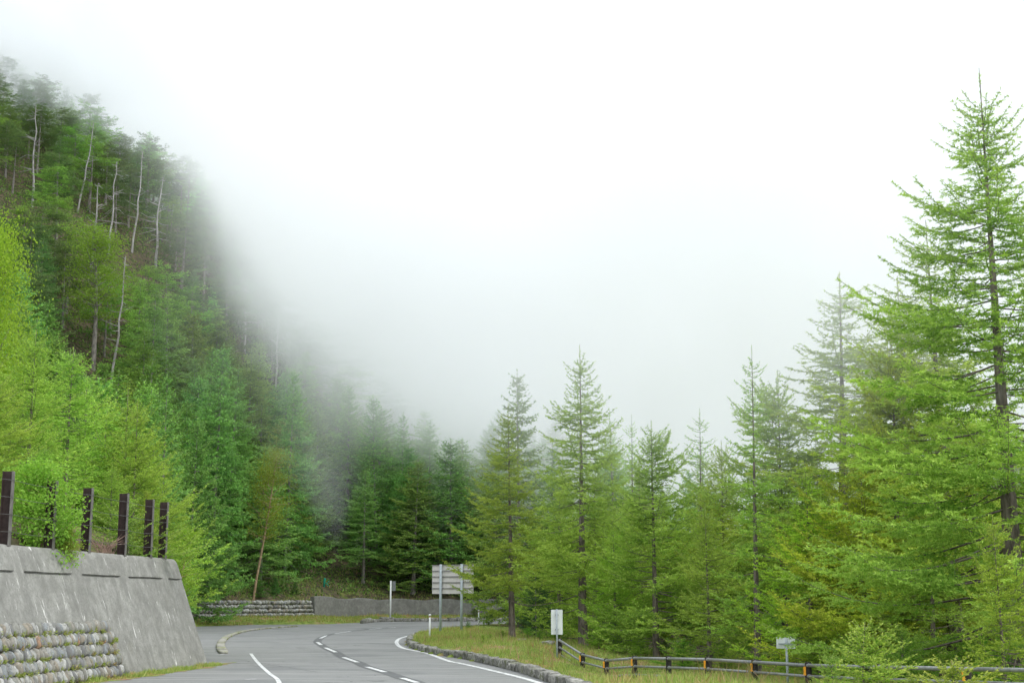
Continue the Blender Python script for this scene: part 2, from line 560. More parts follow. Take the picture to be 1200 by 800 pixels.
def terrain(x, y):
    x = np.atleast_1d(np.asarray(x, float)); y = np.atleast_1d(np.asarray(y, float))
    s = seg_dist(x, y, foot)                     # + on the hill side (left of the foot line)
    e = -seg_dist(x, y, right_s)                 # + right of the carriageway
    # hill
    wallh = np.where(y < 48.5, WALL_TOP - 0.25, np.where(y < 118, 0.3, 1.9))
    wallh = np.where((y >= 48.5) & (y < 118), 0.3 + 3.0 * sstep(62, 49, y) + 1.6 * sstep(100, 120, y), wallh)
    wallh = wallh - 0.8 * sstep(0, 30, x) * (y > 118)
    P = 0.93 * (0.85 * np.clip(-x - 36, -400, 125) + 0.5 * (np.minimum(y, 320) - 150)) + 7
    P = P - 0.9 * np.clip(x + 22, 0, 300) - 0.35 * np.clip(y - 250, 0, 200)
    P = np.where(P > 60, 60 + (P - 60) * 0.75, P)
    lo = wallh + 0.42 * np.minimum(s, 14) + 0.12 * np.clip(s - 14, 0, 60)
    hi = wallh + 0.95 * s
    hill = np.maximum(lo, np.minimum(hi, P))
    hill = hill + (vnoise(x, y, 0.11, 1) - .5) * np.minimum(3.0, s * 0.15) + (vnoise(x, y, 0.5, 2) - .5) * 0.5
    step = sstep(0.0, 0.5, s)
    # right-hand verge
    v = 0.20 + 0.10 * sstep(0, 3, e) - 0.45 * sstep(2, 9, e)
    v = v - 0.75 * np.exp(-((x - 3.2) ** 2 / 14 + (y - 45) ** 2 / 60)) + 0.25 * np.exp(-((x - 1.0) ** 2 / 10 + (y - 58) ** 2 / 60))
    v = v + (vnoise(x, y, 0.45, 3) - .5) * 0.16 + (vnoise(x, y, 1.7, 4) - .5) * 0.06
    v = v * sstep(-0.15, 0.1, e) - 0.05 * (1 - sstep(-0.15, 0.1, e))
    base = np.where(e > -0.2, v, -0.05)
    # grass strip between far kerb and far wall
    fs = seg_dist(x, y, far_edge)
    far_strip = (s < 0.3) & (e < 0) & (~inside(x, y, road_poly))
    st = 0.12 + 0.45 * sstep(0, 5, np.abs(fs)) + (vnoise(x, y, 0.3, 5) - .5) * 0.25
    base = np.where(far_strip & (y > 100), st, base)
    z = np.where(s > 0, base * (1 - step) + hill * step, base)
    return z, s, e


def tz(x, y):
    return float(terrain(x, y)[0][0])


def build_ground():
    xs = np.concatenate([np.linspace(-900, -140, 20), np.arange(-132, -34, 3.0), np.arange(-34, 22, 0.45), np.arange(22, 120, 3.5), np.linspace(130, 900, 20)])
    ys = np.concatenate([np.linspace(-300, -10, 12), np.arange(-5, 26, 2.0), np.arange(26, 70, 0.45), np.arange(70, 165, 0.9), np.arange(165, 420, 4.0), np.linspace(430, 1500, 24)])
    X, Y = np.meshgrid(xs, ys)
    z, s, e = terrain(X.ravel(), Y.ravel())
    z = np.where(inside(X.ravel(), Y.ravel(), road_poly), np.minimum(z, -0.04), z)
    V = np.stack([X.ravel(), Y.ravel(), z], 1)
    nx, ny = len(xs), len(ys)
    i = np.arange(nx * ny).reshape(ny, nx)
    F = np.stack([i[:-1, :-1], i[:-1, 1:], i[1:, 1:], i[1:, :-1]], -1).reshape(-1, 4)
    me = bpy.data.meshes.new('ground')
    me.from_pydata(V.tolist(), [], F.tolist())
    a = me.attributes.new('tint', 'FLOAT', 'POINT')
    g = np.where(s > 0, 0.42 - 0.01 * np.clip(s, 0, 20), np.where(e > 0, 1.0 - 0.9 * sstep(5, 14, e), 1.0))
    a.data.foreach_set('value', g.astype(np.float32))
    me.materials.append(M['ground'])
    me.polygons.foreach_set('use_smooth', [True] * len(me.polygons))
    o = link('ground', me)
    tag(o, kind='structure')


def sheet(name, poly, z, mat, parent=None):
    me = bpy.data.meshes.new(name)
    me.from_pydata([(p.x, p.y, z) for p in poly], [], [tuple(range(len(poly)))])
    me.materials.append(mat)
    o = link(name, me, parent)
    return o


def ribbon(name, pts, w, z, mat, parent=None, kind=None):
    L, R = [], []
    n = len(pts)
    for i, p in enumerate(pts):
        t = (pts[min(i + 1, n - 1)] - pts[max(i - 1, 0)])
        t.z = 0
        t.normalize()
        nn = Vector((-t.y, t.x, 0))
        ww = w[i] if isinstance(w, (list, tuple)) else w
        L.append(p + nn * ww / 2)
        R.append(p - nn * ww / 2)
    me = bpy.data.meshes.new(name)
    me.from_pydata([(p.x, p.y, z) for p in L + R], [], [(i, n + i, n + i + 1, i + 1) for i in range(n - 1)])
    me.materials.append(mat)
    me.update()
    if me.polygons[0].normal.z < 0:
        me.flip_normals()
    o = link(name, me, parent)
    if kind: tag(o, kind=kind)
    return o


build_ground()
road = sheet('road', road_poly, 0.0, M['asphalt'])
tag(road, kind='structure')

# centre line: dark sealed strip with white dashes
dash_px = [((471, 794), (489, 799.5)), ((430, 781), (451, 787)), ((402.5, 769.8), (419, 775.6)), ((381.3, 758.5), (393.5, 763.8)),
           ((371.8, 752), (376.5, 755.2)), ((375.3, 747.6), (382.5, 744.3)), ((392.5, 742), (411, 739.2)), ((432.5, 737), (447.5, 735.7)), ((455, 735.2), (464, 734.6))]
centre = [Vector((6.2, -30, 0)), Vector((2.6, 8, 0)), Vector((0.4, 22, 0)), Vector((-1.3, 30, 0))]
for a, b in dash_px:
    centre += [G(*b), G(*a)] if a[1] < b[1] else [G(*a), G(*b)]
centre = sorted(centre, key=lambda p: p.y)
centre_s = catmull(centre + [Vector((-4, 126, 0)), Vector((6, 133, 0)), Vector((40, 146, 0))], 4)
ribbon('sealed_joint', centre_s, 0.42, 0.004, M['seal'], road)
for a, b in dash_px:
    A, B = G(*a), G(*b)
    ribbon('road_dash', [A, (A + B) / 2, B], 0.17, 0.008, M['paint'], road)
p0 = G(471, 794); dd = (G(489, 799.5) - p0)
for k in range(1, 5):                                    # the dashes go on towards the camera
    A = p0 + dd.normalized() * (k * 10.0)
    ribbon('road_dash', [A, A + dd.normalized() * 4.5], 0.17, 0.008, M['paint'], road)
redge_px = [(632, 800), (575, 785), (540, 777), (525, 774), (500, 765), (478, 760.5), (470, 758), (466, 755), (464.8, 751.5), (468, 748), (476, 745.5), (487, 743.5)]
rl = catmull([Vector((6.6, -2, 0)), Vector((3.2, 16, 0)), Vector((1.5, 28, 0))] + [G(*p) for p in redge_px] + [Vector((-5.6, 97, 0)), Vector((-3.4, 112, 0)), Vector((3, 124, 0)), Vector((30, 134, 0))], 5)
ribbon('edge_line', rl, 0.19, 0.008, M['paint'], road)
ledge = catmull([Vector((1.2, -8, 0)), Vector((-2.6, 16, 0)), Vector((-4.3, 27, 0)), G(327, 799), G(316, 789), G(305, 779), G(298, 771), G(294, 765.5)], 5)
ribbon('edge_line', ledge, 0.12, 0.008, M['paint'], road)
ribbon('edge_line', [G(262, 766.3), G(259, 766.8), G(254, 767)], 0.14, 0.008, M['paint'], road)
ribbon('edge_line', [G(300, 795.2), G(288, 795.8)], 0.14, 0.008, M['paint'], road)


# sealed cracks running across the old surface
cr_ = random.Random(9)
for (pa, pb_) in [((300, 781), (612, 793)), ((330, 771), (480, 771)), ((275, 772), (372, 787)), ((290, 758), (470, 763)), ((262, 748), (380, 750)), ((395, 793), (470, 789)), ((440, 760), (300, 764.5))]:
    A, B = G(*pa), G(*pb_)
    n = 22
    pts = [A.lerp(B, i / n) + Vector((cr_.uniform(-.08, .08), cr_.uniform(-.16, .16), 0)) for i in range(n + 1)]
    ribbon('crack_seal', pts, [cr_.uniform(.02, .075) for _ in pts], 0.002, M['seal'], road)

# ------------------------------------------------------------------ kerbs
def rough_block(rng, d, name, mat, n=2, amt=0.12):
    """an uneven hewn block, origin at base centre"""
    xs = [-.5, -.42, 0, .42, .5]
    g = MB()
    ids = {}
    V, F = [], []
    def vid(p):
        k = tuple(round(q, 4) for q in p)
        if k not in ids:
            ids[k] = len(V)
            V.append(list(k))
        return ids[k]
    ax = [-.5, -.17, .17, .5]
    for (u, v, w, sgn) in [(0, 1, 2, 1), (0, 1, 2, -1), (0, 2, 1, 1), (0, 2, 1, -1), (1, 2, 0, 1), (1, 2, 0, -1)]:
        for i in range(3):
            for j in range(3):
                q = []
                for (a, b) in [(i, j), (i + 1, j), (i + 1, j + 1), (i, j + 1)]:
                    p = [0, 0, 0]
                    p[u], p[v], p[w] = ax[a], ax[b], .5 * sgn
                    q.append(vid(p))
                F.append(tuple(q))
    out = []
    for p in V:
        v = Vector(p)
        r = v.length / 0.87
        v = v * (1 - 0.16 * max(0, r - 0.72))
        v += Vector((rng.uniform(-1, 1), rng.uniform(-1, 1), rng.uniform(-1, 1))) * amt * 0.5
        out.append((v.x * d[0], v.y * d[1], (v.z + .5) * d[2]))
    me = bpy.data.meshes.new(name)
    me.from_pydata(out, [], F)
    import bmesh
    bm = bmesh.new(); bm.from_mesh(me)
    bmesh.ops.recalc_face_normals(bm, faces=bm.faces)
    bm.to_mesh(me); bm.free()
    me.materials.append(mat)
    me.polygons.foreach_set('use_smooth', [True] * len(me.polygons))
    return me


rng = random.Random(4)


def kerb_run(root, line, meshes, step, name, zfun, hvar=0.1, limit=300):
    acc, i, n = 0.0, 0, 0
    pts = line
    L = [0]
    for a, b in zip(pts[:-1], pts[1:]): L.append(L[-1] + (b - a).length)
    d = step / 2
    while d < L[-1] and n < limit:
        while L[i + 1] < d: i += 1
        t = (d - L[i]) / (L[i + 1] - L[i])
        p = pts[i].lerp(pts[i + 1], t)
        dr = pts[i + 1] - pts[i]
        o = link(name, rng.choice(meshes), root)
        o.location = (p.x, p.y, zfun(p))
        o.rotation_euler = (rng.uniform(-.03, .03), rng.uniform(-.03, .03), math.atan2(dr.y, dr.x) + rng.uniform(-.05, .05))
        o.scale = (1, rng.uniform(.9, 1.1), rng.uniform(1 - hvar, 1 + hvar))
        d += step
        n += 1


isl = empty('island_kerb', (0, 0, 0))
tag(isl, 'rough grey stone kerb round the grassy verge on the inside of the bend', 'kerb')
km = [rough_block(rng, (0.74, 0.34, 0.25), 'kerb_stone', M['kerb'], amt=.18) for _ in range(6)]
off = []
ks = [Vector((8.0, -8, 0)), Vector((3.4, 20, 0)), Vector((1.9, 30, 0))] + kerb_s
kerb_run(isl, ks[1:], km, 0.72, 'kerb_stone', lambda p: -0.03, 0.12)
fk = empty('far_kerb', (0, 0, 0))
tag(fk, 'broken stone kerb along the far side of the bend below the concrete wall', 'kerb')
fl = [G(*p) for p in [(424, 730.2), (436, 728.6), (450, 728), (500, 727.6), (560, 727.4), (640, 727)]]
kerb_run(fk, fl, [rough_block(rng, (1.0, 0.4, 0.40), 'kerb_stone', M['kerb']) for _ in range(4)], 1.02, 'kerb_stone', lambda p: -0.02, 0.25)
lk = empty('traffic_island_kerb', (0, 0, 0))
tag(lk, 'low curved kerb strip with mossy edge between the lay-by and the left lane', 'kerb')
lkp = catmull([G(*p) for p in [(262, 765.5), (258.5, 758), (260, 752), (268, 745.5), (285, 740), (305, 737), (330, 735), (345, 734)]], 4)
kerb_run(lk, lkp, [rough_block(rng, (1.0, 0.38, 0.12), 'kerb_stone', M['kerb_pale'], amt=0.04) for _ in range(4)], 0.98, 'kerb_stone', lambda p: -0.03, 0.05)

# ------------------------------------------------------------------ near retaining wall
def frame_at(Y, v, outw=0.0, batter=1.2):
    """a point on the battered face; v is height, outw distance proud of the face"""
    x = wall_x(Y) - batter * v / WALL_TOP
    nl = math.hypot(WALL_TOP, batter)
    return (x + outw * WALL_TOP / nl, Y, v + outw * batter / nl)


wall = empty('retaining_wall', (wall_x(40), 40, 0))
tag(wall, 'tall sloping grey concrete retaining wall with a band of field stones, beside the lay-by', 'wall')
wl_loc = Vector(wall.location)
g = MB()
Ys = sorted(set([-12, 0, 8, 14, 20] + list(np.arange(22, WALL_END - .3, 0.12)) + [WALL_END - .25, WALL_END - .12, WALL_END - .04, WALL_END]))
vs = [-.3, 0.0] + list(np.arange(.15, 2.66, .14)) + [2.69, 2.70, 2.735, 2.745] + list(np.arange(2.85, 3.3, .1)) + [3.33, 3.37, 3.39]
V, tl = [], []
ny, nv = len(Ys), 0
for Y in Ys:
    row = []
    ph = ((Y - 35.2) / 3.5) % 1.0
    rib = 1 if ph < 0.10 or ph > 0.92 else 0
    endr = max(0, (Y - (WALL_END - .25)) / .25)
    for v in vs:
        o = 0.03 * (vnoise(Y, v, 1.3, 7) - .5) + 0.015 * (vnoise(Y, v, 5, 8) - .5)
        o = float(o)
        if 2.695 < v < 2.74 and not rib and Y < WALL_END - .3: o -= 0.045
        if v >= 2.74 or rib: o += 0.02
        o -= 0.10 * endr ** 3
        if v > 3.3: o -= (v - 3.3) * 0.5
        row.append(frame_at(Y, v - 0.05 * endr ** 2 * (v > 3.0), o))
    tx, ty, tzz = row[-1]
    row.append((tx - 0.5, ty, tzz + 0.01))
    row.append((tx - 0.55, ty, tzz - 1.2))
    row.append((tx - 0.55, ty, -0.3))
    nv = len(row)
    V += row
F = []
for i in range(ny - 1):
    for j in range(nv - 1):
        a = i * nv + j
        F.append((a, a + nv, a + nv + 1, a + 1))
F.append(tuple((ny - 1) * nv + j for j in range(nv)))
F.append(tuple(reversed(range(nv))))
V = np.array(V) - np.array(wl_loc)
g.add(V, F)
wb = g.build('concrete_body', M['concrete'], wall)
import bmesh
bm = bmesh.new(); bm.from_mesh(wb.data); bmesh.ops.recalc_face_normals(bm, faces=bm.faces); bm.to_mesh(wb.data); bm.free()

# field stones in five courses
def cobble(seed, name, mat):
    bm = bmesh.new()
    bmesh.ops.create_icosphere(bm, subdivisions=2, radius=0.5)
    r = random.Random(seed)
    off = Vector((r.uniform(0, 99), r.uniform(0, 99), 0))
    for v in bm.verts:
        c = v.co
        # squarish: push outward towards a box
        m = max(abs(c.x), abs(c.y), abs(c.z))
        c2 = c.lerp(c / m * 0.5, 0.45)
        v.co = c2 * (1 + 0.46 * noise.noise(c * 2.2 + off) + 0.22 * noise.noise(c * 6.0 + off))
    me = bpy.data.meshes.new(name)
    bm.to_mesh(me); bm.free()
    me.materials.append(mat)
    me.polygons.foreach_set('use_smooth', [True] * len(me.polygons))
    return me


cobs = [cobble(s, 'stone', M['stone']) for s in range(8)]
ROW_Z = [0.13, 0.42, 0.71, 1.0, 1.29]
bk = MB()
for k, zc in enumerate(ROW_Z):
    y1 = 39.9 - 0.55 * (zc / 1.3)
    a0, a1 = frame_at(22, zc - .145, .005), frame_at(y1, zc - .145, .005)
    b0, b1 = frame_at(22, zc + .14, .005), frame_at(y1, zc + .14, .005)
    a2, a3 = frame_at(22, zc - .145, .09), frame_at(y1, zc - .145, .09)
    b2, b3 = frame_at(22, zc + .14, .06), frame_at(y1, zc + .14, .06)
    bk.add(np.array([a0, a1, b1, b0, a2, a3, b3, b2]) - np.array(wl_loc), [(4, 5, 6, 7), (0, 4, 7, 3), (1, 2, 6, 5), (3, 7, 6, 2), (0, 1, 5, 4)])
bk.build('mortar_bed', M['mortar'], wall)
nst = 0
near_stones, far_verts = [], MB()
batt = math.atan2(1.2, WALL_TOP)
for k, zc in enumerate(ROW_Z):
    y1 = 39.9 - 0.55 * (zc / 1.3)
    Y = y1 - 0.06
    while Y > 28:
        w = rng.uniform(.095, .18)
        Y -= w / 2
        h = rng.uniform(.27, .35)
        loc = Vector(frame_at(Y, zc + rng.uniform(-.02, .02), .10 + rng.uniform(-.02, .03)))
        rot = (rng.uniform(-.25, .18), -batt + rng.uniform(-.2, .1), rng.uniform(-.2, .2))
        sc = (rng.uniform(.24, .32), w * 1.08, h)
        if Y > 31.2:
            o = link('stone', rng.choice(cobs), wall)
            o.location = loc - wl_loc
            o.rotation_euler = rot
            o.scale = sc
            nst += 1
        else:
            from mathutils import Euler
            me = rng.choice(cobs)
            mt = Matrix.Translation(loc - wl_loc) @ Euler(rot).to_matrix().to_4x4() @ Matrix.Diagonal((*sc, 1))
            far_verts.add([mt @ v.co for v in me.vertices], [tuple(p.vertices) for p in me.polygons], rng.random())
        Y -= w / 2
far_verts.build('stone_facing', M['stone_far'], wall, True)['kind'] = 'stuff'

# ------------------------------------------------------------------ far stone wall and far concrete wall
swr = empty('stone_wall', (SW0.x, SW0.y, 0))
tag(swr, 'low coursed field-stone wall at the foot of the slope behind the lay-by', 'wall')
swl = Vector(swr.location)
g = MB()
SWD = (SW1 - SW0); SWD.z = 0
sw_len = SWD.length; SWD.normalize()
SWN = Vector((SWD.y, -SWD.x, 0))
SW_H = 2.25
ext = 12.0
for k in range(5):
    z0 = 0.35 + k * 0.40
    d = -ext
    while d < sw_len - 0.1:
        w = rng.uniform(.22, .42)
        d += w / 2
        c = SW0 + SWD * d + SWN * (0.14 - 0.05 * k + rng.uniform(-.10, .08))
        mt = Matrix.Translation(Vector((c.x, c.y, z0 + rng.uniform(-.03, .03))) - swl) @ Matrix.Rotation(math.atan2(SWD.y, SWD.x) + rng.uniform(-.2, .2), 4, 'Z') @ Matrix.Rotation(rng.uniform(-.3, .3), 4, 'Y') @ Matrix.Diagonal((w * .98, .42, rng.uniform(.30, .44), 1))
        me = rng.choice(cobs)
        g.add([mt @ v.co for v in me.vertices], [tuple(p.vertices) for p in me.polygons], rng.random())
        d += w / 2
g.build('stone_courses', M['stone_dim'], swr, True)['kind'] = 'stuff'
g = MB()
A = SW0 - SWD * ext; B = SW0 + SWD * sw_len
for (p, q_) in [(A, B)]:
    n = -SWN
    P8 = [p + n * .0, q_ + n * .0, q_ + n * .7, p + n * .7]
    g.add([(v.x - swl.x, v.y - swl.y, -.2) for v in P8] + [(v.x - swl.x, v.y - swl.y, 2.08) for v in P8],
          [(0, 1, 5, 4), (1, 2, 6, 5), (2, 3, 7, 6), (3, 0, 4, 7), (4, 5, 6, 7)])
g.build('backing', M['mortar'], swr)

cwr = empty('concrete_wall', (SW1.x, SW1.y, 0))
tag(cwr, 'low stained grey concrete wall curving behind the bend, under the trees', 'wall')
cwl = Vector(cwr.location)
cpts = [SW1 + Vector((.1, -.3, 0)), *CWM, CW1, Vector((15, 171, 0)), Vector((32, 179, 0))]
tops = [2.55, 2.35, 2.3, 2.25, 2.2, 1.9, 1.5]
cz = catmull([Vector((p.x, p.y, t)) for p, t in zip(cpts, tops)], 8)
V, F = [], []
for i, p in enumerate(cz):
    t = cz[min(i + 1, len(cz) - 1)] - cz[max(i - 1, 0)]
    n = Vector((t.y, -t.x, 0)).normalized()
    h = p.z + 0.10 * math.sin(i * .9) + rng.uniform(-.04, .04)
    for (o, z) in [(.25, -.2), (.22, .6), (.12, h - .06), (.06, h), (-.4, h), (-.45, -.2)]:
        q_ = p + n * o
        V.append((q_.x - cwl.x, q_.y - cwl.y, z))
k = 6
for i in range(len(cz) - 1):
    for j in range(k - 1):
        a = i * k + j
        F.append((a, a + k, a + k + 1, a + 1))
F += [tuple(range(k)), tuple((len(cz) - 1) * k + j for j in reversed(range(k)))]
g = MB(); g.add(V, F)
cw = g.build('wall_body', M['concrete_far'], cwr)
bm = bmesh.new(); bm.from_mesh(cw.data); bmesh.ops.recalc_face_normals(bm, faces=bm.faces); bm.to_mesh(cw.data); bm.free()

# ------------------------------------------------------------------ brown steel posts with cables on top of the near wall
rf = empty('rockfall_fence', (-12, 40, WALL_TOP))
tag(rf, 'dark brown steel posts strung with thin cables on top of the concrete wall', 'fence')
rfl = Vector(rf.location)
posts = [(10.5, 552, 34.3), (62, 563, 37.6), (104, 571.5, 41.0), (146, 578, 44.0), (176, 585, 46.2), (193, 588, 47.1)]
PW = []
for i, (px, py, Y) in enumerate(posts):
    if i == 0:
        for Yq in (26.0, 29.0, 32.1):
            PW.append((wall_x(Yq) - 1.30, Yq, 5.15))
    a_, b__, _c = ray(px, py)
    Y = -15.92 / (a_ / b__ - .10)
    T = W(px, py, Y)
    PW.append((T.x, Y, T.z))
for i, (x, Y, zt) in enumerate(PW):
    zb = WALL_TOP - .05
    g = MB()
    h = zt - zb
    g.box((0, 0, h / 2), (.22, .014, h))
    g.box((-.115, 0, h / 2), (.014, .20, h))
    po = g.build('post', M['brown_steel'], rf)
    po.location = Vector((x, Y, zb)) - rfl
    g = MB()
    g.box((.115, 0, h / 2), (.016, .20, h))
    g.build('flange', M['lit_steel_edge'], po)
for zf in (0.3, 0.72, 1.14, 1.56):
    g = MB()
    pts = []
    for i, (x, Y, zt) in enumerate(PW):
        pts.append((x + .135 - rfl.x, Y - rfl.y, min(zf, zt - WALL_TOP - .08) + 0.0))
    # sag between posts
    P2 = []
    for a, b in zip(pts[:-1], pts[1:]):
        for t in (0, .25, .5, .75):
            P2.append((a[0] + (b[0] - a[0]) * t, a[1] + (b[1] - a[1]) * t, a[2] + (b[2] - a[2]) * t - .12 * t * (1 - t)))
    P2.append(pts[-1])
    g.tube(P2, .006, 5)
    g.build('cable', M['cable'], rf)

# ------------------------------------------------------------------ guard fence on the right
gf = empty('guard_fence', (4, 45, 0))
tag(gf, 'low three-rail grey pipe fence on stout dark posts with orange reflectors along the verge', 'fence')
gfl = Vector(gf.location)
fence = [(656, 749, 52.5), (683, 765.8, 50), (711, 772.5, 47.6), (744, 769.5, 45.2), (784, 770, 42.6), (830, 771, 40), (885, 774, 37.2), (948, 777.6, 34.4), (1031, 779.6, 31.2), (1135, 781.3, 28.4), (1262, 784, 25.6), (1420, 788, 22.8)]
reflect = {0, 1, 2, 3, 5, 6, 7, 8, 9, 10}
FP = [W(*f) for f in fence]
for i, p in enumerate(FP):
    zg = tz(p.x, p.y)
    g = MB()
    h = p.z + .04 - zg + .35
    prof = [(0, .085), (h - .02, .082), (h, .06)]
    g.tube([(0, 0, a) for a, r in prof], [r for a, r in prof], 12)
    po = g.build('post', M['post_dark'], gf)
    po.location = Vector((p.x, p.y + .1, zg - .35)) - gfl
    if i in reflect:
        g = MB()
        g.box((-.095, -.045, h - .20), (.05, .05, .20))
        g.build('reflector', M['orange'], po)
    for dz in (.03, .28, .53):
        g = MB()
        g.tube([(0, -.11, h - .04 - dz), (0, -.02, h - .04 - dz)], .05, 8)
        g.build('bracket', M['rail'], po)
for dz in (.03, .28, .53):
    for i in range(len(FP) - 1):
        a, b = FP[i] - gfl, FP[i + 1] - gfl
        a = Vector((a.x, a.y - .03, a.z - dz)); b = Vector((b.x, b.y - .03, b.z - dz))
        if i == 0: a = a - (b - a) * .06
        g = MB()
        g.tube([a, (a + b) / 2, b], .034 if dz > .1 else .042, 8)
        g.build('rail', M['rail'], gf, True)

# ------------------------------------------------------------------ signs and delineators
def pole(mb, x, y, z0, z1, r, k=10):
    mb.tube([(x, y, z0), (x, y, z1)], r, k)


def delineator(px, pytop, pybase, zg, label):
    p = G(px, pybase, zg)
    p.z = tz(p.x, p.y)
    t = W(px, pytop, p.y)
    o = empty('delineator_post', (p.x, p.y, p.z))
    tag(o, label, 'marker post')
    h = t.z - p.z
    g = MB(); g.tube([(0, 0, -.2), (0, 0, h - .16)], .045, 10); g.build('post', M['white'], o, True)
    g = MB(); g.tube([(0, 0, h - .15), (0, 0, h - .10)], .047, 10); g.build('band', M['red_tape'], o)
    g = MB(); g.tube([(0, 0, h - .10), (0, 0, h - .02), (0, 0, h)], [.062, .062, .035], 10); g.build('cap', M['white'], o, True)


delineator(503.5, 719, 747.5, .25, 'white marker post standing at the tip of the grassy verge inside the bend')
delineator(561, 714, 733, .25, 'small white marker post beside the far road, right of the big signboard')

# big signboard seen from behind
sb = empty('road_signboard')
tag(sb, 'large signboard seen from behind, pale ribbed back panel on two grey poles', 'signboard')
YS = 84.0
pl, pr = W(517, 738, YS), W(541.5, 742, YS - 2)
tl_, tr_, bl_ = W(505.5, 661.5, YS), W(553.5, 662, YS - 1.5), W(505.5, 695.5, YS)
sb.location = (pl.x, pl.y, tz(pl.x, pl.y))
sl = Vector(sb.location)
ang = math.atan2(tr_.y - tl_.y, tr_.x - tl_.x)
wid = math.hypot(tr_.x - tl_.x, tr_.y - tl_.y)
cx, cyy = (tl_.x + tr_.x) / 2 - sl.x, (tl_.y + tr_.y) / 2 - sl.y
zt, zb = tl_.z - sl.z, bl_.z - sl.z
up = Vector((-math.sin(ang), math.cos(ang), 0))
g = MB()
nb = 5
for k in range(nb):
    z0 = zb + (zt - zb) * k / nb
    g = MB()
    g.box((cx + up.x * .12, cyy + up.y * .12, z0 + (zt - zb) / nb / 2), (wid, .03, (zt - zb) / nb - .012), ang)
    g.build('panel', M['sign_back'], sb)
for k in range(nb):
    z0 = zb + (zt - zb) * (k + 1) / nb - .03
    g = MB()
    g.box((cx + up.x * .08, cyy + up.y * .08, z0), (wid - .02, .05, .05), ang)
    g.build('stiffener', M['beam'], sb)
for t in (0.235, 0.745):
    q_ = tl_.lerp(tr_, t)
    zg = tz(q_.x, q_.y)
    g = MB(); pole(g, 0, 0, -.4, tl_.z + .02 - zg, .075, 12)
    o = g.build('pole', M['galv'], sb, True)
    o.location = Vector((q_.x, q_.y, zg)) - sl

# white sign at the start of the fence
ws = empty('white_sign')
tag(ws, 'upright white sign plate seen from behind, at the left end of the pipe fence', 'sign')
Yw = 51.6
c = W(652.5, 714, Yw)
zg = tz(c.x, c.y)
ws.location = (c.x, c.y, zg)
g = MB(); pole(g, 0, 0, -.3, c.z - zg + .02, .032, 10); g.build('pole', M['galv'], ws, True)
b_ = W(652.5, 743, Yw).z - zg
g = MB(); g.box((0, .05, (c.z - zg + b_) / 2), (.41, .02, c.z - zg - b_)); g.build('plate', M['sign_white'], ws)
for z in (b_ + .18, c.z - zg - .18):
    g = MB(); g.box((0, .02, z), (.12, .06, .04)); g.build('clamp', M['galv'], ws)

# small grey sign behind the fence
ss = empty('small_sign')
tag(ss, 'small wide sign plate seen from behind just beyond the fence rails', 'sign')
Ys_ = 37.2
c = W(921.5, 748.5, Ys_)
zg = tz(c.x, c.y)
ss.location = (c.x, c.y, zg)
zc = W(921, 752.6, Ys_).z - zg
g = MB(); pole(g, 0, 0, -.3, zc + .1, .032, 10); g.build('pole', M['galv'], ss, True)
g = MB(); g.box((-.01, .045, zc), (.48, .012, .29)); g.build('plate', M['sign_white'], ss)
g = MB(); g.box((0, .025, zc - .03), (.40, .03, .035)); g.box((0, -.02, zc - .03), (.09, .05, .05)); g.build('clamp', M['galv'], ss)

# thin pole with a little box, far side
tp = empty('roadside_marker')
Yt = 153.0
c = W(458, 680, Yt)
zg = tz(c.x, c.y)
tp.location = (c.x, c.y, zg)
tag(tp, 'tall thin pale pole with a grey box near its top, before the far wall', 'pole')
g = MB(); pole(g, 0, 0, -.2, c.z - zg, .085, 10); g.build('pole', M['white'], tp, True)
g = MB(); g.box((.34, 0, c.z - zg - .55), (.36, .10, 1.0)); g.build('box', M['grey_box'], tp)
for z in (.3, .8):
    g = MB(); g.box((.11, 0, c.z - zg - z), (.14, .04, .05)); g.build('bracket', M['grey_box'], tp)

# green standpipe
gp = empty('green_standpipe')
Yt = 158.6
c = W(380, 677, Yt)
zg = tz(c.x, c.y)
gp.location = (c.x, c.y, zg)
tag(gp, 'green painted standpipe with a sloping brace standing on top of the far concrete wall', 'standpipe')
h = c.z - zg
g = MB(); g.tube([(0, 0, -.2), (0, 0, h * .55), (.03, 0, h * .8), (.1, 0, h)], [.10, .11, .15, .12], 10); g.build('pipe', M['green_paint'], gp, True)
g = MB(); g.tube([(0, 0, h * .55), (.28, 0, h * .38), (.5, -.1, .1)], .05, 7); g.tube([(.25, 0, h * .4), (.55, .05, h * .68)], .04, 6); g.build('brace', M['green_paint'], gp, True)

# ------------------------------------------------------------------ trees
def norm(a):
    return a / (np.linalg.norm(a, axis=-1, keepdims=True) + 1e-9)


def needles(r, starts, dirs, lens, spacing, nl, nw, tint0, tip_tint, spread=0.9, droopy=0.0):
    """loose triangles along straight twigs. starts,dirs (n,3) lens (n,)"""
    cnt = np.maximum(2, (lens / spacing).astype(int))
    idx = np.repeat(np.arange(len(lens)), cnt)
    u = r.random(len(idx))
    p = starts[idx] + dirs[idx] * (u * lens[idx])[:, None]
    rnd = norm(r.normal(size=(len(idx), 3)))
    d = norm(dirs[idx] * (1 - spread * .5) + rnd * spread)
    d[:, 2] -= droopy
    L = nl * r.uniform(.6, 1.25, len(idx))
    side = norm(np.cross(d, norm(r.normal(size=(len(idx), 3)))))
    w = nw * r.uniform(.7, 1.3, len(idx))
    V = np.stack([p - side * (w / 2)[:, None], p + side * (w / 2)[:, None], p + d * L[:, None]], 1)
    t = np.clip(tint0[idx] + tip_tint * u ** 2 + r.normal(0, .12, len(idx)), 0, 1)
    return V, t


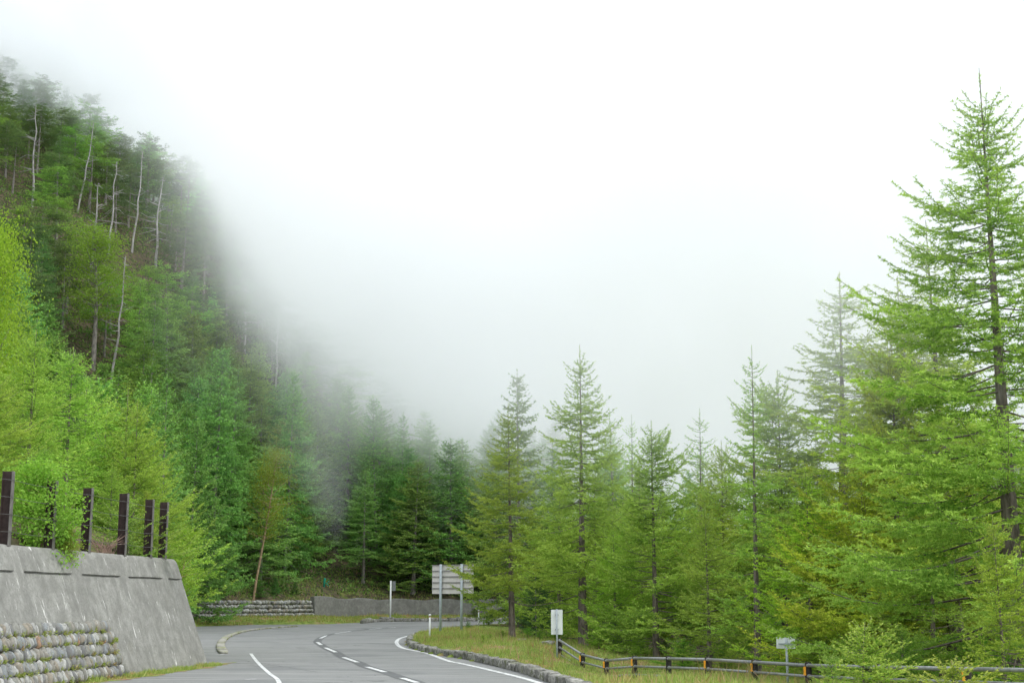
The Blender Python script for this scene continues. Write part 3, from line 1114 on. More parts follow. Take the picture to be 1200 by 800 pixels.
def conifer(name, seed, H, R, base, mats, dz=0.32, nper=5, el_top=40, el_bot=-8, upturn=.18, droop=.12, twig_sp=.11, twig_f=.34,
            nsp=.02, nl=.06, nw=.022, prof=.8, irregular=.25, trunk_r=.14, leader=.6, lean=.15, gaps=0.1, hang=.15, shape=None, tiptint=.45, wood_low=True):
    r = np.random.default_rng(seed)
    wood = MB()
    n = 14
    zz = np.linspace(-.6, H, n)
    bend = np.stack([np.sin(zz / H * 2.2 + seed) * lean * .5, np.cos(zz / H * 1.7 + seed * 2) * lean * .5, zz], 1)
    bend[:, :2] -= bend[1, :2] * 1.0
    rad = trunk_r * np.clip(1 - np.clip(zz, 0, H) / H, 0.02, 1) ** 1.35 + .005
    rad[0] *= 1.3
    wood.tube(bend, rad, 9)
    def tp(z):
        return np.array([np.interp(z, zz, bend[:, 0]), np.interp(z, zz, bend[:, 1]), z])
    st, di, le, t0 = [], [], [], []
    z = H - leader
    az = r.random() * 6.28
    zb = base * H
    # needles on the leader
    st.append(tp(H - leader * 1.2)[None]); di.append(np.array([[0, 0, 1.]])); le.append(np.array([leader * 1.1])); t0.append(np.array([.6]))
    lop = r.random() * 6.28
    while z > zb * .55:
        t = (H - z) / (H - zb)
        k = max(2, int(round(nper + r.normal(0, 1))))
        if t > 1: k = max(1, k // 2)
        for j in range(k):
            az += 6.28 / k + r.normal(0, .35)
            if r.random() < gaps: continue
            s_ = min(t, 1)
            prf = shape(s_) if shape else s_ ** prof
            if t > 1: prf *= max(.15, 1 - (t - 1) * 3.5)
            L = R * max(prf, .04) * (1 + np.clip(r.normal(0, irregular), -1.6 * irregular, 1.2 * irregular)) * (1 + .18 * math.cos(az - lop))
            L = max(L, .12)
            el = math.radians(el_top + (el_bot - el_top) * s_ ** .6 + r.normal(0, 7))
            p0 = tp(z + r.normal(0, dz * .25))
            m = 7
            s = np.linspace(0, 1, m)
            hx = np.array([math.cos(az), math.sin(az), 0])
            sw = np.array([-hx[1], hx[0], 0]) * r.normal(0, .10)
            P = p0 + (s * L * math.cos(el))[:, None] * hx + (s ** 2 * L)[:, None] * sw
            P[:, 2] += s * L * math.sin(el) - droop * L * np.sin(s * math.pi * .8) + upturn * L * s ** 3
            r0 = .0058 * L + .004
            wood.tube(P, np.linspace(r0, .003, m), 4 if L > 1.2 else 3, caps=False)
            dead = t > 1.02 and r.random() < .6
            if dead: continue
            # shoots along the branch
            s0 = .06 if L < 1.5 else .16 + .12 * s_
            nt_ = max(3, int(L * (1 - s0) / twig_sp))
            ts = np.linspace(s0, .99, nt_) + r.normal(0, .01, nt_)
            ts = np.clip(ts, 0, 1)
            B = np.stack([np.interp(ts, s, P[:, i]) for i in range(3)], 1)
            T = norm(np.stack([np.interp(ts, s[:-1], np.diff(P[:, i])) for i in range(3)], 1))
            sd = np.where(np.arange(nt_) % 2 == 0, 1, -1)
            side = np.cross(T, np.array([0, 0, 1.])) * sd[:, None]
            fw = r.uniform(.35, .9, nt_)[:, None]
            D = norm(side + T * fw + np.stack([np.zeros(nt_), np.zeros(nt_), r.normal(.02 - hang, .22, nt_)], 1))
            TL = twig_f * L * np.minimum(1, (1.08 - ts) * 1.5) * r.uniform(.45, 1.1, nt_)
            TL = np.clip(TL, .05, 1.1)
            bt = np.clip(.06 + .45 * ts + r.normal(0, .12) + .15 * (1 - s_), 0, 1)  # old needles dark, new tips pale; contrast raised to paint shade between boughs
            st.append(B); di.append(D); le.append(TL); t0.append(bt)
            # secondary shoots
            big = TL > .28
            if big.any():
                kk = 4
                for q_ in range(kk):
                    f = r.uniform(.25, .9, big.sum())
                    b2 = B[big] + D[big] * (TL[big] * f)[:, None]
                    d2 = norm(D[big] * .7 + np.cross(D[big], [0, 0, 1.]) * r.choice([-1, 1], big.sum())[:, None] * .7 + r.normal(0, .2, (big.sum(), 3)))
                    st.append(b2); di.append(d2); le.append(TL[big] * r.uniform(.25, .5, big.sum())); t0.append(bt[big] + .08)
            # needles along the branch itself
            seg = np.diff(P, axis=0)
            sl_ = np.linalg.norm(seg, axis=1)
            keep = s[:-1] >= s0 * .8
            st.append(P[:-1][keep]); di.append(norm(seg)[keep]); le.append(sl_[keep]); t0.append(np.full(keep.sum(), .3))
        z -= dz * r.uniform(.7, 1.3) * (.6 + .6 * min(t, 1))
    st, di, le, t0 = map(np.concatenate, (st, di, le, t0))
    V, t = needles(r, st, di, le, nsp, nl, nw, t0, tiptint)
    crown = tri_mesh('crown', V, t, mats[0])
    trunk = wood.mesh('trunk', mats[1])
    return {'name': name, 'parts': [('trunk', trunk), ('crown', crown)], 'H': H, 'tris': len(V)}


def broadleaf(name, seed, H, R, mats, leaf=.08, nclump=60, per=160, lean=(0, 0), forks=4, first=.45, tr=.10, sx=.55):
    r = np.random.default_rng(seed)
    wood = MB()
    top = np.array([lean[0], lean[1], H * .92])
    m = 8
    s = np.linspace(0, 1, m)
    P = s[:, None] * top + np.stack([np.sin(s * 3 + seed) * .1, np.cos(s * 4 + seed) * .1, 0 * s], 1)
    P[0, 2] = -.5
    wood.tube(P, np.linspace(tr, tr * .2, m), 8)
    cl = []
    for i in range(nclump):
        f = first + (1 - first) * r.random()
        b = np.array([np.interp(f, s, P[:, k]) for k in range(3)])
        a = r.random() * 6.28
        L = R * (1.15 - f * .75) * r.uniform(.3, 1) * (1.0 if f > first + .1 else .7)
        d = np.array([math.cos(a) * .85, math.sin(a) * .85, r.uniform(.1, .8)])
        e = b + d * L
        mid = (b + e) / 2 + r.normal(0, .06, 3) * L - np.array([0, 0, .04])
        wood.tube(np.array([b, mid, e]), [tr * .22, tr * .14, .006], 4, caps=False)
        cl.append((e, L)); cl.append(((e + mid) / 2, L * .8))
    V, T = [], []
    for (c, L) in cl:
        n = int(per * r.uniform(.5, 1.2))
        sg = sx * R * .34
        p = c + r.normal(0, 1, (n, 3)) * np.array([sg, sg, sg * .55])
        a = norm(r.normal(size=(n, 3)))
        b = norm(np.cross(a, norm(r.normal(size=(n, 3)))))
        L_ = leaf * r.uniform(.6, 1.2, n)[:, None]
        q0, q1, q2, q3 = p - a * L_ * .5, p + b * L_ * .3, p + a * L_ * .5, p - b * L_ * .3
        V.append(np.concatenate([np.stack([q0, q1, q2], 1), np.stack([q0, q2, q3], 1)]))
        tt = np.clip(r.normal(.5, .15) + r.normal(0, .15, n), 0, 1)
        T.append(np.concatenate([tt, tt]))
    crown = tri_mesh('crown', np.concatenate(V), np.concatenate(T), mats[0])
    return {'name': name, 'parts': [('trunk', wood.mesh('trunk', mats[1])), ('crown', crown)], 'H': H, 'tris': sum(map(len, V))}


def snag(name, seed, H, mats):
    r = np.random.default_rng(seed)
    g = MB()
    m = 9
    s = np.linspace(0, 1, m)
    P = np.stack([np.cumsum(r.normal(0, .10, m)), np.cumsum(r.normal(0, .10, m)), s * H], 1)
    P[:, :2] -= P[0, :2]
    P[0, 2] = -.5
    g.tube(P, np.linspace(.15, .035, m), 8)
    g2 = MB()
    for i in range(26):
        f = r.uniform(.3, 1)
        b = np.array([np.interp(f, s, P[:, k]) for k in range(3)])
        a = r.random() * 6.28
        L = r.uniform(.4, 2.4) * (1.15 - f) * 1.3 + .2
        d = np.array([math.cos(a), math.sin(a), r.uniform(-.35, .45)])
        g2.tube(np.array([b, b + d * L * .5 + r.normal(0, .08, 3), b + d * L + np.array([0, 0, r.uniform(-.2, .3)])]), [.045, .03, .012], 4, caps=False)
    return {'name': name, 'parts': [('trunk', g.mesh('trunk', mats[1])), ('limb', g2.mesh('limb', mats[1]))], 'H': H, 'tris': 500}


SP = (M['spruce_leaf'], M['bark_grey'])
LA = (M['larch_leaf'], M['bark'])
FI = (M['fir_leaf'], M['bark_grey'])
PR = {}
# tall open larches of the near stand
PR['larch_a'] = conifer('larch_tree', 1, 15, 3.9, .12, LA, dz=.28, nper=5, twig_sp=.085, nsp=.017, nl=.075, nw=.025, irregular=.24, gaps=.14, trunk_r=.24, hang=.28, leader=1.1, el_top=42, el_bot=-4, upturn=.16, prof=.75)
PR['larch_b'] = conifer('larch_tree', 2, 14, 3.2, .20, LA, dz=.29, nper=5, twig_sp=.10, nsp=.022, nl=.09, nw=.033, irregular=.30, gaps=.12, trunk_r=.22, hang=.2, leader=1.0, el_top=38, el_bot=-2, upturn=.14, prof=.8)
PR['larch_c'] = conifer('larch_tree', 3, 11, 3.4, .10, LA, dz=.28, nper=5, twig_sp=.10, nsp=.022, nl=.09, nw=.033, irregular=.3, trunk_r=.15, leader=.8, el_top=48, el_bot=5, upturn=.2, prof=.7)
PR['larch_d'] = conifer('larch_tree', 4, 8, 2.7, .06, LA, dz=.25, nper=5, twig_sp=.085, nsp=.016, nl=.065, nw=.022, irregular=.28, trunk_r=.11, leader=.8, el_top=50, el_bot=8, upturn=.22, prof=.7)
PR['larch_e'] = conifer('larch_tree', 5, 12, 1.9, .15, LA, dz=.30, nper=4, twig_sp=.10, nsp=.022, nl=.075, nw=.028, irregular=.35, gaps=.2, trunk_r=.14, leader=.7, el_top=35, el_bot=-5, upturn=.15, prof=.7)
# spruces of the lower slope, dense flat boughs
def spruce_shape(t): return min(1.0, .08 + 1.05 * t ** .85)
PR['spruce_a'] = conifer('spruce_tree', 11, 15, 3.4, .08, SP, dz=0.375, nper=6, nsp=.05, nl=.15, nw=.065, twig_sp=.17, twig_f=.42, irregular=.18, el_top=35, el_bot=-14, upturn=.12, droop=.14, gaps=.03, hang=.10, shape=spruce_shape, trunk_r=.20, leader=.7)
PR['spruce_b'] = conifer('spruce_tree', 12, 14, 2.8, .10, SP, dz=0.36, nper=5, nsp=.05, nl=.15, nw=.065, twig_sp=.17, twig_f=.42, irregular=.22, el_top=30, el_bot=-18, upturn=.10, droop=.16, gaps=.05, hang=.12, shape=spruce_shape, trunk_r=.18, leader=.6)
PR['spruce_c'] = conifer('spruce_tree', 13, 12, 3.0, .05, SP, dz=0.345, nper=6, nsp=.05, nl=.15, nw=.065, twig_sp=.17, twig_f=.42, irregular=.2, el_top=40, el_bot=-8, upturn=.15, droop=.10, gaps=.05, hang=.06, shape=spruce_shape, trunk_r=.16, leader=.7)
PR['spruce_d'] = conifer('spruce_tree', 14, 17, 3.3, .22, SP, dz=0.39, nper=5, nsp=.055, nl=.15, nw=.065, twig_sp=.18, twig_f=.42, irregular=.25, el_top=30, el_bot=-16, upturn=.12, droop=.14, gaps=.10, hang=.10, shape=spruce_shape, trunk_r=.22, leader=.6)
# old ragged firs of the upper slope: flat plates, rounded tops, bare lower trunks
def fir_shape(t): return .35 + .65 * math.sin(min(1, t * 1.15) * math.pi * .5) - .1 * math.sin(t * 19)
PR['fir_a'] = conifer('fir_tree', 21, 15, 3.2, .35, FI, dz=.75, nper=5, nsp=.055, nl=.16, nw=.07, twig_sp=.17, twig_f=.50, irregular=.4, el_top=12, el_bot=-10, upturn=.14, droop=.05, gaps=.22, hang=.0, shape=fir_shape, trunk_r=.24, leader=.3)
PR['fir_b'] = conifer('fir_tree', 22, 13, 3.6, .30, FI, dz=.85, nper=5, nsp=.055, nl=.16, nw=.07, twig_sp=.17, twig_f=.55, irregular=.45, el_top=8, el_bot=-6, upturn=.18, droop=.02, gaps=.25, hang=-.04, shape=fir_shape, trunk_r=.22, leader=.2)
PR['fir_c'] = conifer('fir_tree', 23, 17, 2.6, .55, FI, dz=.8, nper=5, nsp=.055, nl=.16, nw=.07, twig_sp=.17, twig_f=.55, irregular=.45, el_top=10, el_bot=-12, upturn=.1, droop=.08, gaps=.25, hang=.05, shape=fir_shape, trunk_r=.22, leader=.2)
PR['birch_a'] = broadleaf('birch_tree', 31, 9, 2.7, (M['broad_leaf'], M['bark_birch']), leaf=.12, nclump=60, per=60, lean=(1.3, 0), first=.38, sx=.42)
PR['birch_b'] = broadleaf('birch_tree', 32, 10, 3.0, (M['broad_leaf'], M['bark_grey']), leaf=.13, nclump=80, per=75, sx=.4, lean=(-.5, .3), first=.35, tr=.16)
PR['birch_c'] = broadleaf('birch_tree', 34, 9, 3.0, (M['broad_leaf'], M['bark_grey']), leaf=.085, nclump=120, per=190, first=.3, tr=.14)
PR['bush_a'] = broadleaf('bush', 33, 2.2, 1.15, (M['broad_leaf'], M['bark_birch']), leaf=.085, nclump=60, per=80, first=.05, tr=.03, sx=.55)
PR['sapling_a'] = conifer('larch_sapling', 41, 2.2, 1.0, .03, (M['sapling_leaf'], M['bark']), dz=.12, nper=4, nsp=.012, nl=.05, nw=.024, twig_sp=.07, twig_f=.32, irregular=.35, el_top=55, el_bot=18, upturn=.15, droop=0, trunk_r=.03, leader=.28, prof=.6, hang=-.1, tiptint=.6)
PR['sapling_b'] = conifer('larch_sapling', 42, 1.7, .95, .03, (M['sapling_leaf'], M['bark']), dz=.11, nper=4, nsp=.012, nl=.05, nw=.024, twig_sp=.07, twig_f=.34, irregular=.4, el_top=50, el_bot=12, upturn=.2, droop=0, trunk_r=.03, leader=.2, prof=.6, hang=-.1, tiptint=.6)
PR['snag_a'] = snag('dead_tree', 51, 12, (None, M['bark_dead']))
PR['snag_b'] = snag('dead_tree', 52, 14, (None, M['bark_dead']))
PR['snag_c'] = snag('dead_tree', 53, 10, (None, M['bark_dead']))


def plant(kind, x, y, H, rz=None, label=None, cat='tree', group=None, color=None, z=None, wide=1.0, tilt=(0, 0), name=None):
    p = PR[kind]
    z = tz(x, y) if z is None else z
    o = empty(name or p['name'], (x, y, z), rz if rz is not None else rng.random() * 6.28)
    if cat == 'tree' and tilt == (0, 0): tilt = (rng.gauss(0, .014), rng.gauss(0, .014))
    o.rotation_euler = (tilt[0], tilt[1], o.rotation_euler[2])
    s = H / p['H']
    o.scale = (s * wide, s * wide, s)
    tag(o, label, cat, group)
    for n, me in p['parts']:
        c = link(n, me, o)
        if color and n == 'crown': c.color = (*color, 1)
    return o


def ptree(kind, pxb, Y, pytop, **kw):
    """stands where its foot is seen, as tall as its top reaches"""
    x = (pxb - 600) / FPX / ray(pxb, 705)[1] * Y
    z = tz(x, Y)
    H = W(pxb, pytop, Y).z - z
    return plant(kind, x, Y, H, **kw)


YG = (1.08, 1.12, .85)       # yellow-green
# --- right-hand stand, trees one can name
ptree('larch_a', 1192, 33, 78, rz=2.2, wide=1.18, label='tallest larch of the picture, grey trunk and bare spire at the right edge')
ptree('larch_b', 1068, 50, 322, rz=4.4, label='tall feathery larch right of the broad misty larch, its tip lower than the spire', wide=1.35)
ptree('larch_b', 1118, 43, 255, rz=.6, label='slim larch just left of and behind the tallest one', color=(1.1, 1.05, .9), wide=1.3)
ptree('larch_b', 990, 55, 318, rz=4.0, label='broad misty larch with a pale pointed top, second tallest on the right side', wide=1.55)
ptree('larch_c', 918, 58, 432, rz=1.9, label='hazy larch shoulder low on the left flank of the broad misty larch', wide=1.15)
ptree('larch_c', 1050, 44, 392, rz=3.3, label='wide larch between the broad misty larch and the tallest one', color=(1.1, 1.0, .8), wide=1.05)
ptree('larch_e', 886, 47, 402, rz=.3, label='narrow spindly larch with a bare dark stem and thin spire behind the small sign', wide=1.0)
ptree('larch_c', 768, 57, 492, rz=5.3, label='bushy larch with a dark bare lower trunk behind the left of the pipe fence', wide=1.15)
ptree('larch_b', 683, 63, 402, rz=2.9, label='tall evenly tiered larch with a thick grey trunk, behind the white sign plate', wide=1.05)
ptree('larch_b', 600, 68, 470, rz=1.2, label='larch with a straight brown trunk on the grassy verge next to the big signboard', wide=.95)
ptree('spruce_b', 610, 108, 432, rz=2.0, label='narrow spruce whose pointed tip rises between the two verge larches', color=(1.3, 1.2, 1))
ptree('larch_e', 724, 82, 478, rz=2.2, label='small pale larch tip just right of the tall evenly tiered larch', color=YG)
ptree('larch_e', 742, 76, 486, rz=4.2, label='thin larch tip poking up left of the bushy larch', color=YG)
ptree('larch_e', 822, 66, 478, rz=5.9, label='thin larch top left of the narrow spindly larch, against white mist', wide=1.2)
ptree('larch_d', 848, 62, 515, rz=1.0, label='low feathery larch crown between two thin spires', color=(1.1, 1.05, .8))
ptree('larch_d', 948, 45, 545, rz=2.2, label='bright yellow-green young larch with a broad skirt right of the small sign', color=(1.18, 1.12, .7), wide=1.3)
ptree('larch_d', 1012, 43, 530, rz=.8, label='yellow-green larch with upswept shoots in front of the misty ones', color=(1.3, 1.1, .7), wide=1.2)
ptree('larch_d', 1090, 41, 555, rz=5.0, label='leafy low larch left of the thick trunk at the right edge', wide=1.15)
ptree('larch_d', 1172, 29.5, 600, rz=3.0, label='small fresh green larch standing in front of the thick trunk at the right edge', color=(1.1, 1.1, .9), wide=.9)
ptree('larch_c', 655, 82, 545, rz=.5, label='mid-sized larch filling the gap between the two verge larches', wide=1.1)
ptree('larch_d', 830, 50, 590, rz=3.9, label='low larch behind the middle of the pipe fence', wide=1.1)
ptree('larch_d', 720, 60, 610, rz=2.5, label='young larch at the right foot of the tall evenly tiered larch', color=YG, wide=1.1)
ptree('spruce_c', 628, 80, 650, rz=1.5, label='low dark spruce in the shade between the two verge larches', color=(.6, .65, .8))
# --- right-hand wood behind them
r2 = np.random.default_rng(77)
nb = 0
placed = []
for k in range(900):
    Y = r2.uniform(64, 128)
    px = r2.uniform(640, 1330)
    x = (px - 600) / FPX * Y
    z, s, e = terrain(x, Y)
    if e[0] < 5 or s[0] > -3: continue
    if min([math.hypot(x - a, Y - b) for a, b in placed] + [99]) < 4.4: continue
    placed.append((x, Y))
    top = 535 + r2.uniform(-25, 60) - max(0, px - 950) * .35
    H = min(14, max(5, W(px, top, Y).z - z[0]))
    kd = ['larch_b', 'larch_c', 'larch_c', 'larch_d', 'larch_e', 'spruce_b'][nb % 6]
    plant(kd, x, Y, H, rz=r2.random() * 6.28, label='one of the green trees filling the wood behind the right-hand larches', group='trees of the wood behind the right-hand larches', color=YG if nb % 3 else (1, 1, 1), wide=1.15)
    nb += 1
    if nb >= 62: break

# --- left bank above the near wall
for (px, Y, top, kd, wd, lab) in [
    (40, 41, 520, 'larch_d', 1.2, 'young larch right behind the leafy wall-top bush'),
    (125, 47, 545, 'larch_d', 1.3, 'short larch behind the middle brown posts'),
    (-30, 40, 400, 'larch_d', 1.2, 'bright larch cut by the left edge, above the concrete wall'),
    (24, 46, 385, 'larch_d', 1.25, 'bright larch with a thin grey stem near the left edge above the wall'),
    (70, 50, 405, 'larch_d', 1.35, 'bright broad larch behind the second brown post gap'),
    (110, 54, 470, 'larch_d', 1.3, 'bright larch with a reddish leader, third along the wall top'),
    (143, 52, 455, 'larch_d', 1.3, 'bright larch with the pointed top right of centre on the wall bank'),
    (150, 50, 468, 'larch_d', 1.0, 'last bright larch of the bank, its skirt hanging past the wall end'),
    (15, 56, 440, 'larch_d', 1.3, 'yellow-green larch filling the bank behind the leftmost post'),
    (90, 60, 440, 'larch_d', 1.3, 'yellow-green larch at the back of the wall bank')]:
    ptree(kd, px, Y, top, color=(.95, 1.03, .95), wide=wd, label=lab)
ptree('larch_d', 166, 47.5, 570, label='small larch bough growing low between the last brown posts', color=(1.1, 1.1, .9), wide=.75)
bz = WALL_TOP
b = plant('bush_a', wall_x(38) - 1.75, 38, 2.5, rz=1, label='leafy yellow-green bush spilling over the wall top between two brown posts', cat='bush', z=bz - .2, wide=1.0, color=(.95, 1.12, 1))
b = plant('bush_a', wall_x(38.5) - 1.3, 38.5, 1.0, rz=3, label='low green sprig hanging over the edge of the concrete wall', cat='bush', z=bz - .45, wide=1.2)
b = plant('sapling_a', wall_x(44.3) - 1.7, 44.6, 1.9, label='small fresh larch sapling on the wall top near its far end', cat='sapling', z=bz - .2, wide=1.3)
b = plant('sapling_b', wall_x(46) - 1.8, 46.2, 1.6, label='green seedling between the fourth and fifth brown posts', cat='sapling', z=bz - .2, wide=1.5)
ptree('birch_a', 196, 56, 612, label='yellow-green shrubby birch just beyond the far end of the near wall', color=(1.0, 1.1, .8), wide=.9, rz=.5)
# --- low undergrowth covering the forest floor of the hill
def undergrowth(n_clumps, seed):
    r = np.random.default_rng(seed)
    x = r.uniform(-150, 25, n_clumps * 6); y = r.uniform(50, 330, n_clumps * 6)
    z, s, e = terrain(x, y)
    px, py = screen(x, y, z)
    ok = (s > 1.2) & ~((px > 372) & (px < 388) & (s < 4)) & (px > -40) & (px < 720) & (py > 60)
    x, y, z = x[ok][:n_clumps], y[ok][:n_clumps], z[ok][:n_clumps]
    k = 19
    c = np.repeat(np.stack([x, y, z], 1), k, 0)
    sz = np.repeat(r.uniform(.35, 1.1, len(x)), k)[:, None]
    p = c + r.normal(0, 1, c.shape) * sz * np.array([.8, .8, .3]) + np.array([0, 0, .35]) * sz
    a = norm(r.normal(size=p.shape)); b = norm(np.cross(a, norm(r.normal(size=p.shape))))
    L = sz * r.uniform(.16, .42, (len(p), 1))
    V = np.stack([p - b * L * .3, p + b * L * .3, p + a * L], 1)
    o = link('undergrowth', tri_mesh('undergrowth', V, np.clip(r.normal(.4, .25, len(V)), 0, 1), M['spruce_leaf']))
    o.color = (1.1, 1.0, .8, 1)
    tag(o, 'low leafy undergrowth covering the forest floor of the slope', 'undergrowth', kind='stuff')


def screen(x, y, z):
    dz = z - CAMZ
    dep = y * CT + dz * ST
    return 600 + FPX * x / dep, 400 - FPX * (-y * ST + dz * CT) / dep


undergrowth(26000, 12)
# dry twigs on the wall top
tw = MB()
for i in range(70):
    a = rng.uniform(-1.3, 1.3)
    L = rng.uniform(.25, .65)
    b0 = (rng.uniform(-.12, .12), rng.uniform(-.5, .5), 0)
    tw.tube([b0, (b0[0] + math.sin(a) * L * .5, b0[1] + rng.uniform(-.2, .2), L * .6), (b0[0] + math.sin(a) * L, b0[1] + rng.uniform(-.3, .3), L * rng.uniform(.5, 1))], [.008, .006, .003], 4, False)
o = tw.build('dry_bush', M['twig_dead'])
o.location = (wall_x(42) - 1.45, 42, WALL_TOP - .02)
tag(o, 'brown leafless clump of dry twigs by a post on the wall top', 'bush')

# --- the first tier of tall spruces between the wall end and the bend
for (px, Y, top, kd, lab) in [
    (186, 96, 432, 'spruce_b', 'slender spruce with its tip just above the last bright wall-bank larch'),
    (218, 124, 488, 'spruce_c', 'shorter spruce standing alone just past the end of the near wall'),
    (245, 138, 398, 'spruce_a', 'tall spruce with a pale stem, right of the wall end'),
    (262, 151, 425, 'spruce_d', 'tall spruce directly left of the slanting birch'),
    (332, 158, 432, 'spruce_b', 'tall spruce right of the slanting birch with straight even tiers'),
    (344, 166, 452, 'spruce_a', 'broad bluish spruce above the joint of stone wall and concrete wall'),
    (406, 174, 448, 'spruce_a', 'misty broad spruce above the thin pale pole'),
    (440, 172, 462, 'spruce_c', 'dark spruce above the concrete wall left of the big signboard'),
    (468, 175, 482, 'spruce_b', 'spruce behind the left half of the big signboard'),
    (503, 176, 490, 'spruce_d', 'spruce behind the middle of the big signboard'),
    (538, 180, 512, 'spruce_b', 'last dark spruce before the verge larches hide the slope')]:
    ptree(kd, px, Y, top, label=lab, color=(1.25, 1.3, 1.15), wide=.85)
FIRST = [((px - 600) / FPX * Y, Y) for px, Y in [(186, 96), (218, 124), (245, 138), (262, 151), (332, 158), (344, 166), (402, 170), (440, 172), (468, 175), (503, 176), (538, 180)]]
# --- hillside forest
r3 = np.random.default_rng(5)
hill = []
tries = 0
def screen(x, y, z):
    dx, dy, dz = x, y, z - CAMZ
    dep = dy * CT + dz * ST
    v = -dy * ST + dz * CT
    return 600 + FPX * dx / dep, 400 - FPX * v / dep

cand = []
for Y in np.arange(58, 420, 3.2):
    for X in np.arange(-190, 60, 3.2):
        cand.append((X + r3.uniform(-1.5, 1.5), Y + r3.uniform(-1.5, 1.5)))
cand = np.array(cand)
cz_, cs_, ce_ = terrain(cand[:, 0], cand[:, 1])
order = np.argsort(cs_ + r3.uniform(0, 3, len(cs_)))
zbins = {}
for i in order:
    x, y = cand[i]
    z, s = cz_[i], cs_[i]
    if s < 2.0: continue
    sx_, sy_ = screen(x, y, z)
    if sx_ < -60 or sx_ > 720: continue
    if x > 8 and y > 185: continue
    d = math.hypot(x, y)
    sp = 4.0 if s < 12 else 4.3 if s < 30 else 4.1 + max(0, d - 150) * .010
    if any((x - a) ** 2 + (y - b) ** 2 < sp * sp for a, b, *_ in hill if abs(b - y) < sp): continue
    up = z > 24 + 5 * math.sin(x * .11)
    H = (r3.uniform(13, 18.5) if s < 30 else r3.uniform(11, 15)) if not up else r3.uniform(9, 15)
    if 4.0 < s < 12: H *= 1.0
    # what is in front of its top on screen: skip trees that nothing of would show
    tx, ty = screen(x, y, z + H)
    if ty > 720: continue
    if sy_ < -10: continue
    if 205 < sx_ < 345 and sy_ > 684: continue
    if y < 100 and ty < 405: continue
    if 348 < sx_ < 402 and s < 8: continue
    if any(abs(x - a) < 3.2 and -3.5 < b - y < 3.5 for a, b in FIRST): continue
    if any(abs(x - a) < 1.6 and y < b for a, b in FIRST[:4]): continue
    if abs(x - 6 * (y - 142.5) / 142.5 + 25.0) < 4.0 and y < 149: continue
    hill.append((x, y, z, H, s, up, tx, ty))
# visibility from the photograph's side: nearer trees hide farther ones
hill.sort(key=lambda t: t[1])
cov = np.full(200, 900.0)
keep = []
for t in hill:
    x, y, z, H, s, up, tx, ty = t
    w = 2.4 * FPX / y
    b0, b1 = int(np.clip((tx - w * .35 + 100) / 5, 0, 199)), int(np.clip((tx + w * .35 + 100) / 5, 0, 199))
    if ty > cov[b0:b1 + 1].min() + 40 and ty > cov[b0:b1 + 1].mean() + 12: continue
    keep.append(t)
    yy = ty + 3.0 * FPX / y
    cov[b0:b1 + 1] = np.minimum(cov[b0:b1 + 1], yy)
# dead grey trunks and special trees of the slope
def on_slope(px, py_base):
    """first point of the hill met by the ray through that pixel"""
    a, b, c = ray(px, py_base)
    ys = np.arange(60, 420, 1.0)
    zz = CAMZ + c / b * ys
    t, s, e = terrain(a / b * ys, ys)
    hit = np.where((t + 9.5 > zz) & (s > 0))[0]
    k = hit[0] if len(hit) else len(ys) - 1
    return a / b * ys[k], ys[k], t[k]


SNAGS = [
    (42, 215, 125, 'snag_a', 'pale dead trunk with a tufted crown stub standing above the slope at far upper left'),
    (95, 220, 140, 'snag_b', 'thin pale dead tree right of the tufted one at upper left'),
    (110, 275, 212, 'snag_c', 'short bleached dead trunk amid dark firs'),
    (131, 270, 190, 'snag_a', 'grey dead tree between the short bleached trunk and the tall crooked one'),
    (158, 285, 175, 'snag_b', 'tallest crooked pale dead trunk on the upper slope'),
    (186, 290, 208, 'snag_c', 'curved dead trunk nearest to the mist edge'),
    (325, 425, 362, 'snag_a', 'white dead trunk fading inside the mist above the spruces'),
    (290, 365, 325, 'snag_c', 'faint dead trunk higher up in the mist'),
    (135, 425, 300, 'snag_b', 'thick grey dead trunk above the bright larches')]
clear = [on_slope(a[0], (a[1] + a[2]) / 2)[:2] for a in SNAGS] + [on_slope(95, 330)[:2]]
keep = [t for t in keep if not any(abs(t[0] - a * t[1] / b) < 2.6 and -2.5 < b - t[1] < 16 for a, b in clear)]
GR = {}
